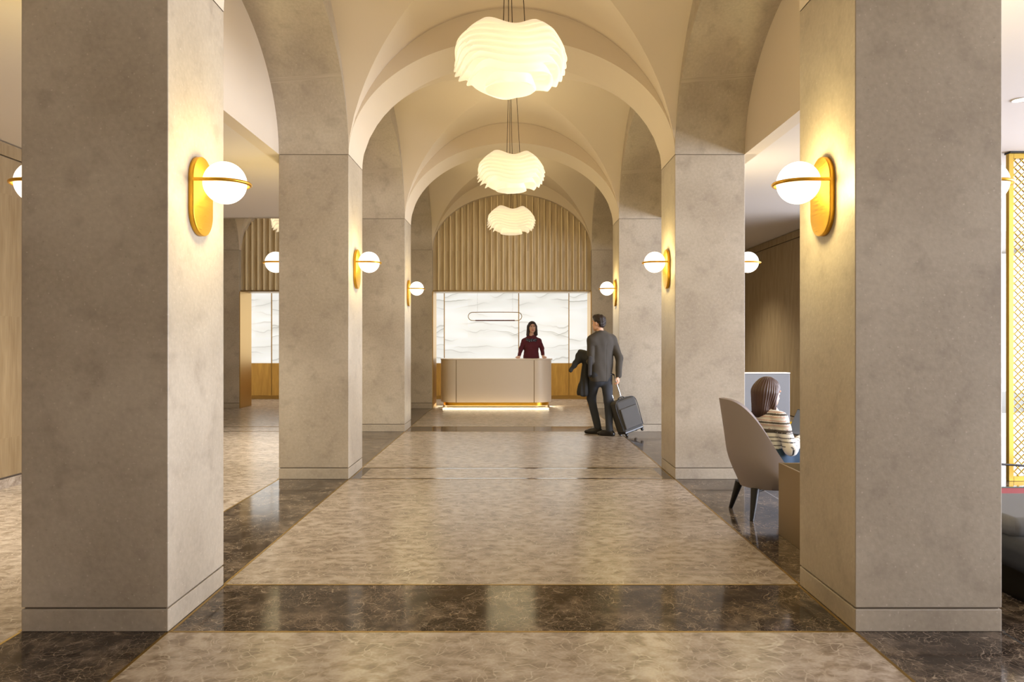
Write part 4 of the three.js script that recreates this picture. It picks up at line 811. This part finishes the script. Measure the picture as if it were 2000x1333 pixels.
// ---------------------------------------------------------------- seated woman with a tablet
{
  const t = thing('person', 'woman in a striped sweater and jeans seated in the lounge chair reading a tablet', 'person', [2.14, 0, -6.28]);
  const L = (X, y, D) => [X - 2.14, y, 6.28 - D];
  const f = norm([0.95, 0, -0.30]), r = norm([0.30, 0, 0.95]);
  const pelvis = L(2.13, 0.47, 6.28), belly = L(2.12, 0.60, 6.28), chest = L(2.115, 0.745, 6.275), neck = L(2.115, 0.885, 6.27), headC = L(2.125, 1.018, 6.27);
  const shR = add(add(chest, r, 0.150), [0.015, 0.07, 0]), shL = add(add(chest, r, -0.150), [0.015, 0.07, 0]);
  const elR = L(2.235, 0.585, 6.07), wrR = L(2.385, 0.655, 6.22), elL = L(2.22, 0.60, 6.46), wrL = L(2.335, 0.685, 6.37);
  const hipR = add(pelvis, r, 0.085), hipL = add(pelvis, r, -0.085), knR = L(2.62, 0.475, 6.30), knL = L(2.60, 0.475, 6.52), anR = L(2.66, 0.09, 6.32), anL = L(2.66, 0.09, 6.56);
  const coarse = blend([cap(pelvis, belly, 0.10, 0.09), cap(belly, chest, 0.09, 0.10), cap(chest, neck, 0.07, 0.046), cap(neck, headC, 0.045, 0.05), cap(shR, elR, 0.038, 0.032), cap(elR, wrR, 0.032, 0.024), cap(shL, elL, 0.038, 0.032), cap(elL, wrL, 0.032, 0.024), cap(hipR, knR, 0.065, 0.046), cap(knR, anR, 0.044, 0.032), cap(hipL, knL, 0.065, 0.046), cap(knL, anL, 0.044, 0.032)], 0.03);
  const faceYaw = Math.atan2(f[0], f[2]) + 0.05, hf = headFrame(headC, faceYaw, 0.22, 0.99);
  part('body', skinBody(0xe0ab90, 0xb8655a, true, hf, coarse, [-0.25, 0, -0.45], [0.7, 0.98, 0.35], [[handPrims(wrR, [0.35, 0.8, -0.3], [-0.5, 0.2, 0.8], 1, 0.45, 0.95), add(wrR, [0.02, 0.05, 0])], [handPrims(wrL, [0.5, 0.6, 0.1], [-0.6, 0.3, -0.6], -1, 0.5, 0.95), add(wrL, [0.02, 0.05, 0])]]), skinMat, t);
  const hs = blend([ell([0, 0.040, -0.022], [0.089, 0.096, 0.108]), cap([-0.07, 0.0, -0.02], [-0.075, -0.15, 0.03], 0.04, 0.016), cap([0.075, 0.01, -0.01], [0.088, -0.17, 0.055], 0.040, 0.014), cap([0.03, 0, -0.08], [0.04, -0.15, -0.055], 0.055, 0.035), cap([-0.03, 0, -0.08], [-0.04, -0.14, -0.055], 0.055, 0.035), cap([0.08, 0.02, 0.045], [0.078, -0.13, 0.085], 0.022, 0.010), cap([0.0, -0.02, -0.06], [0.01, -0.165, -0.035], 0.075, 0.06)], 0.045);
  const hg = sdfMesh((x, y, z) => smax(hs(x, y, z) + 0.0022 * Math.sin(Math.atan2(x, z + 0.02) * 34 + y * 12) , -ell([0, -0.02, 0.108], [0.070, 0.10, 0.075])(x, y, z), 0.012), [-0.17, -0.24, -0.18], [0.17, 0.17, 0.15], 0.005); hg.applyMatrix4(hf);
  part('hair', hg, std({ color: 0x4a3226, roughness: 0.5 }), t);
  const W = lin(0xeeebe4), G = lin(0x5b534c), K = lin(0x23242a), PK = lin(0xc79a8c), TN = lin(0xd2c8bd);
  const stripe = (q) => { const p = ((q % 1) + 1) % 1; return p < 0.26 ? G : p < 0.36 ? W : p < 0.46 ? PK : p < 0.56 ? W : p < 0.78 ? TN : p < 0.88 ? PK : W; };
  const sweaterC = (x, y, z) => {
    const dEl = Math.min(cap(shR, elR, 0, 0)(x, y, z), cap(elR, wrR, 0, 0)(x, y, z));
    let s = y;
    if (cap(elR, wrR, 0, 0)(x, y, z) < 0.062 && y < 0.69) { const dx = wrR[0] - elR[0], dy = wrR[1] - elR[1], dz = wrR[2] - elR[2], l2 = dx * dx + dy * dy + dz * dz, tt = ((x - elR[0]) * dx + (y - elR[1]) * dy + (z - elR[2]) * dz) / l2; return ((tt * 5.2 + 20) % 1) < 0.17 ? K : W; }
    if (s > 0.715) return stripe((s - 0.715) / 0.066);
    return (((s - 0.5) / 0.034) % 1) < 0.2 ? K : W;
  };
  const torso = blend([flatCap(pelvis, belly, 0.150, 0.140, f, 0.80), flatCap(belly, chest, 0.140, 0.150, f, 0.72), flatCap(add(shL, r, 0.02), add(shR, r, -0.02), 0.064, 0.064, f, 1), cap(add(chest, [0, 0.08, 0]), add(neck, [0, 0.0, 0]), 0.085, 0.062)], 0.05);
  const arms = blend([cap(shR, elR, 0.060, 0.052), cap(elR, V(elR, wrR, 0.9), 0.052, 0.037), cap(shL, elL, 0.060, 0.052), cap(elL, V(elL, wrL, 0.9), 0.052, 0.037)], 0.03);
  part('sweater', sdfMesh((x, y, z) => smax(smin(arms(x, y, z), smax(torso(x, y, z), 0.47 - y, 0.01), 0.03), -cap(add(neck, [0, 0.01, 0]), add(neck, [0, 0.1, 0]), 0.05, 0.06)(x, y, z), 0.01) + 0.003 * Math.sin(y * 60 + x * 25) * Math.sin(z * 40), [-0.3, 0.42, -0.36], [0.36, 0.98, 0.36], 0.0075, sweaterC), std({ vertexColors: true, roughness: 0.9 }), t);
  part('jeans', sdfMesh(blend([cap(hipR, hipL, 0.125, 0.125), cap(hipR, knR, 0.088, 0.066), cap(knR, anR, 0.064, 0.05), cap(hipL, knL, 0.088, 0.066), cap(knL, anL, 0.064, 0.05)], 0.035), [-0.22, 0.03, -0.5], [0.68, 0.66, 0.32], 0.0115), cloth(0x2c4258), t);
  for (const a of [anR, anL]) part('shoe', sdfMesh((x, y, z) => smax(blend([cap([a[0] - 0.03, 0.034, a[2]], [a[0] + 0.15, 0.03, a[2] - 0.04], 0.036, 0.03), cap([a[0], 0.085, a[2]], [a[0] - 0.02, 0.034, a[2]], 0.037, 0.036)], 0.02)(x, y, z), 0.001 - y, 0.004), [a[0] - 0.12, -0.01, a[2] - 0.15], [a[0] + 0.24, 0.14, a[2] + 0.1], 0.009), std({ color: 0xd8d4ce, roughness: 0.6 }), t);
  const c = L(2.385, 0.775, 6.285), tb = thing('tablet', 'slim black tablet held up by the seated woman', 'tablet', add([2.14, 0, -6.28], c), Math.atan2(0.30, 0.95));
  tb.rotation.set(0, Math.atan2(0.30, 0.95), -0.48, 'YXZ');
  part('case', bx(-0.005, 0.005, -0.115, 0.115, -0.085, 0.085, 0.004), M.black, tb);
  part('screen', bx(-0.0062, -0.005, -0.105, 0.105, -0.077, 0.077), std({ color: 0x4a525c, emissive: 0xc8d4e4, emissiveIntensity: 0.1, roughness: 0.15 }), tb);
}

scene.traverse((o) => { if (o.isMesh) { o.castShadow = true; o.receiveShadow = true; } });
renderer.render(scene, camera);
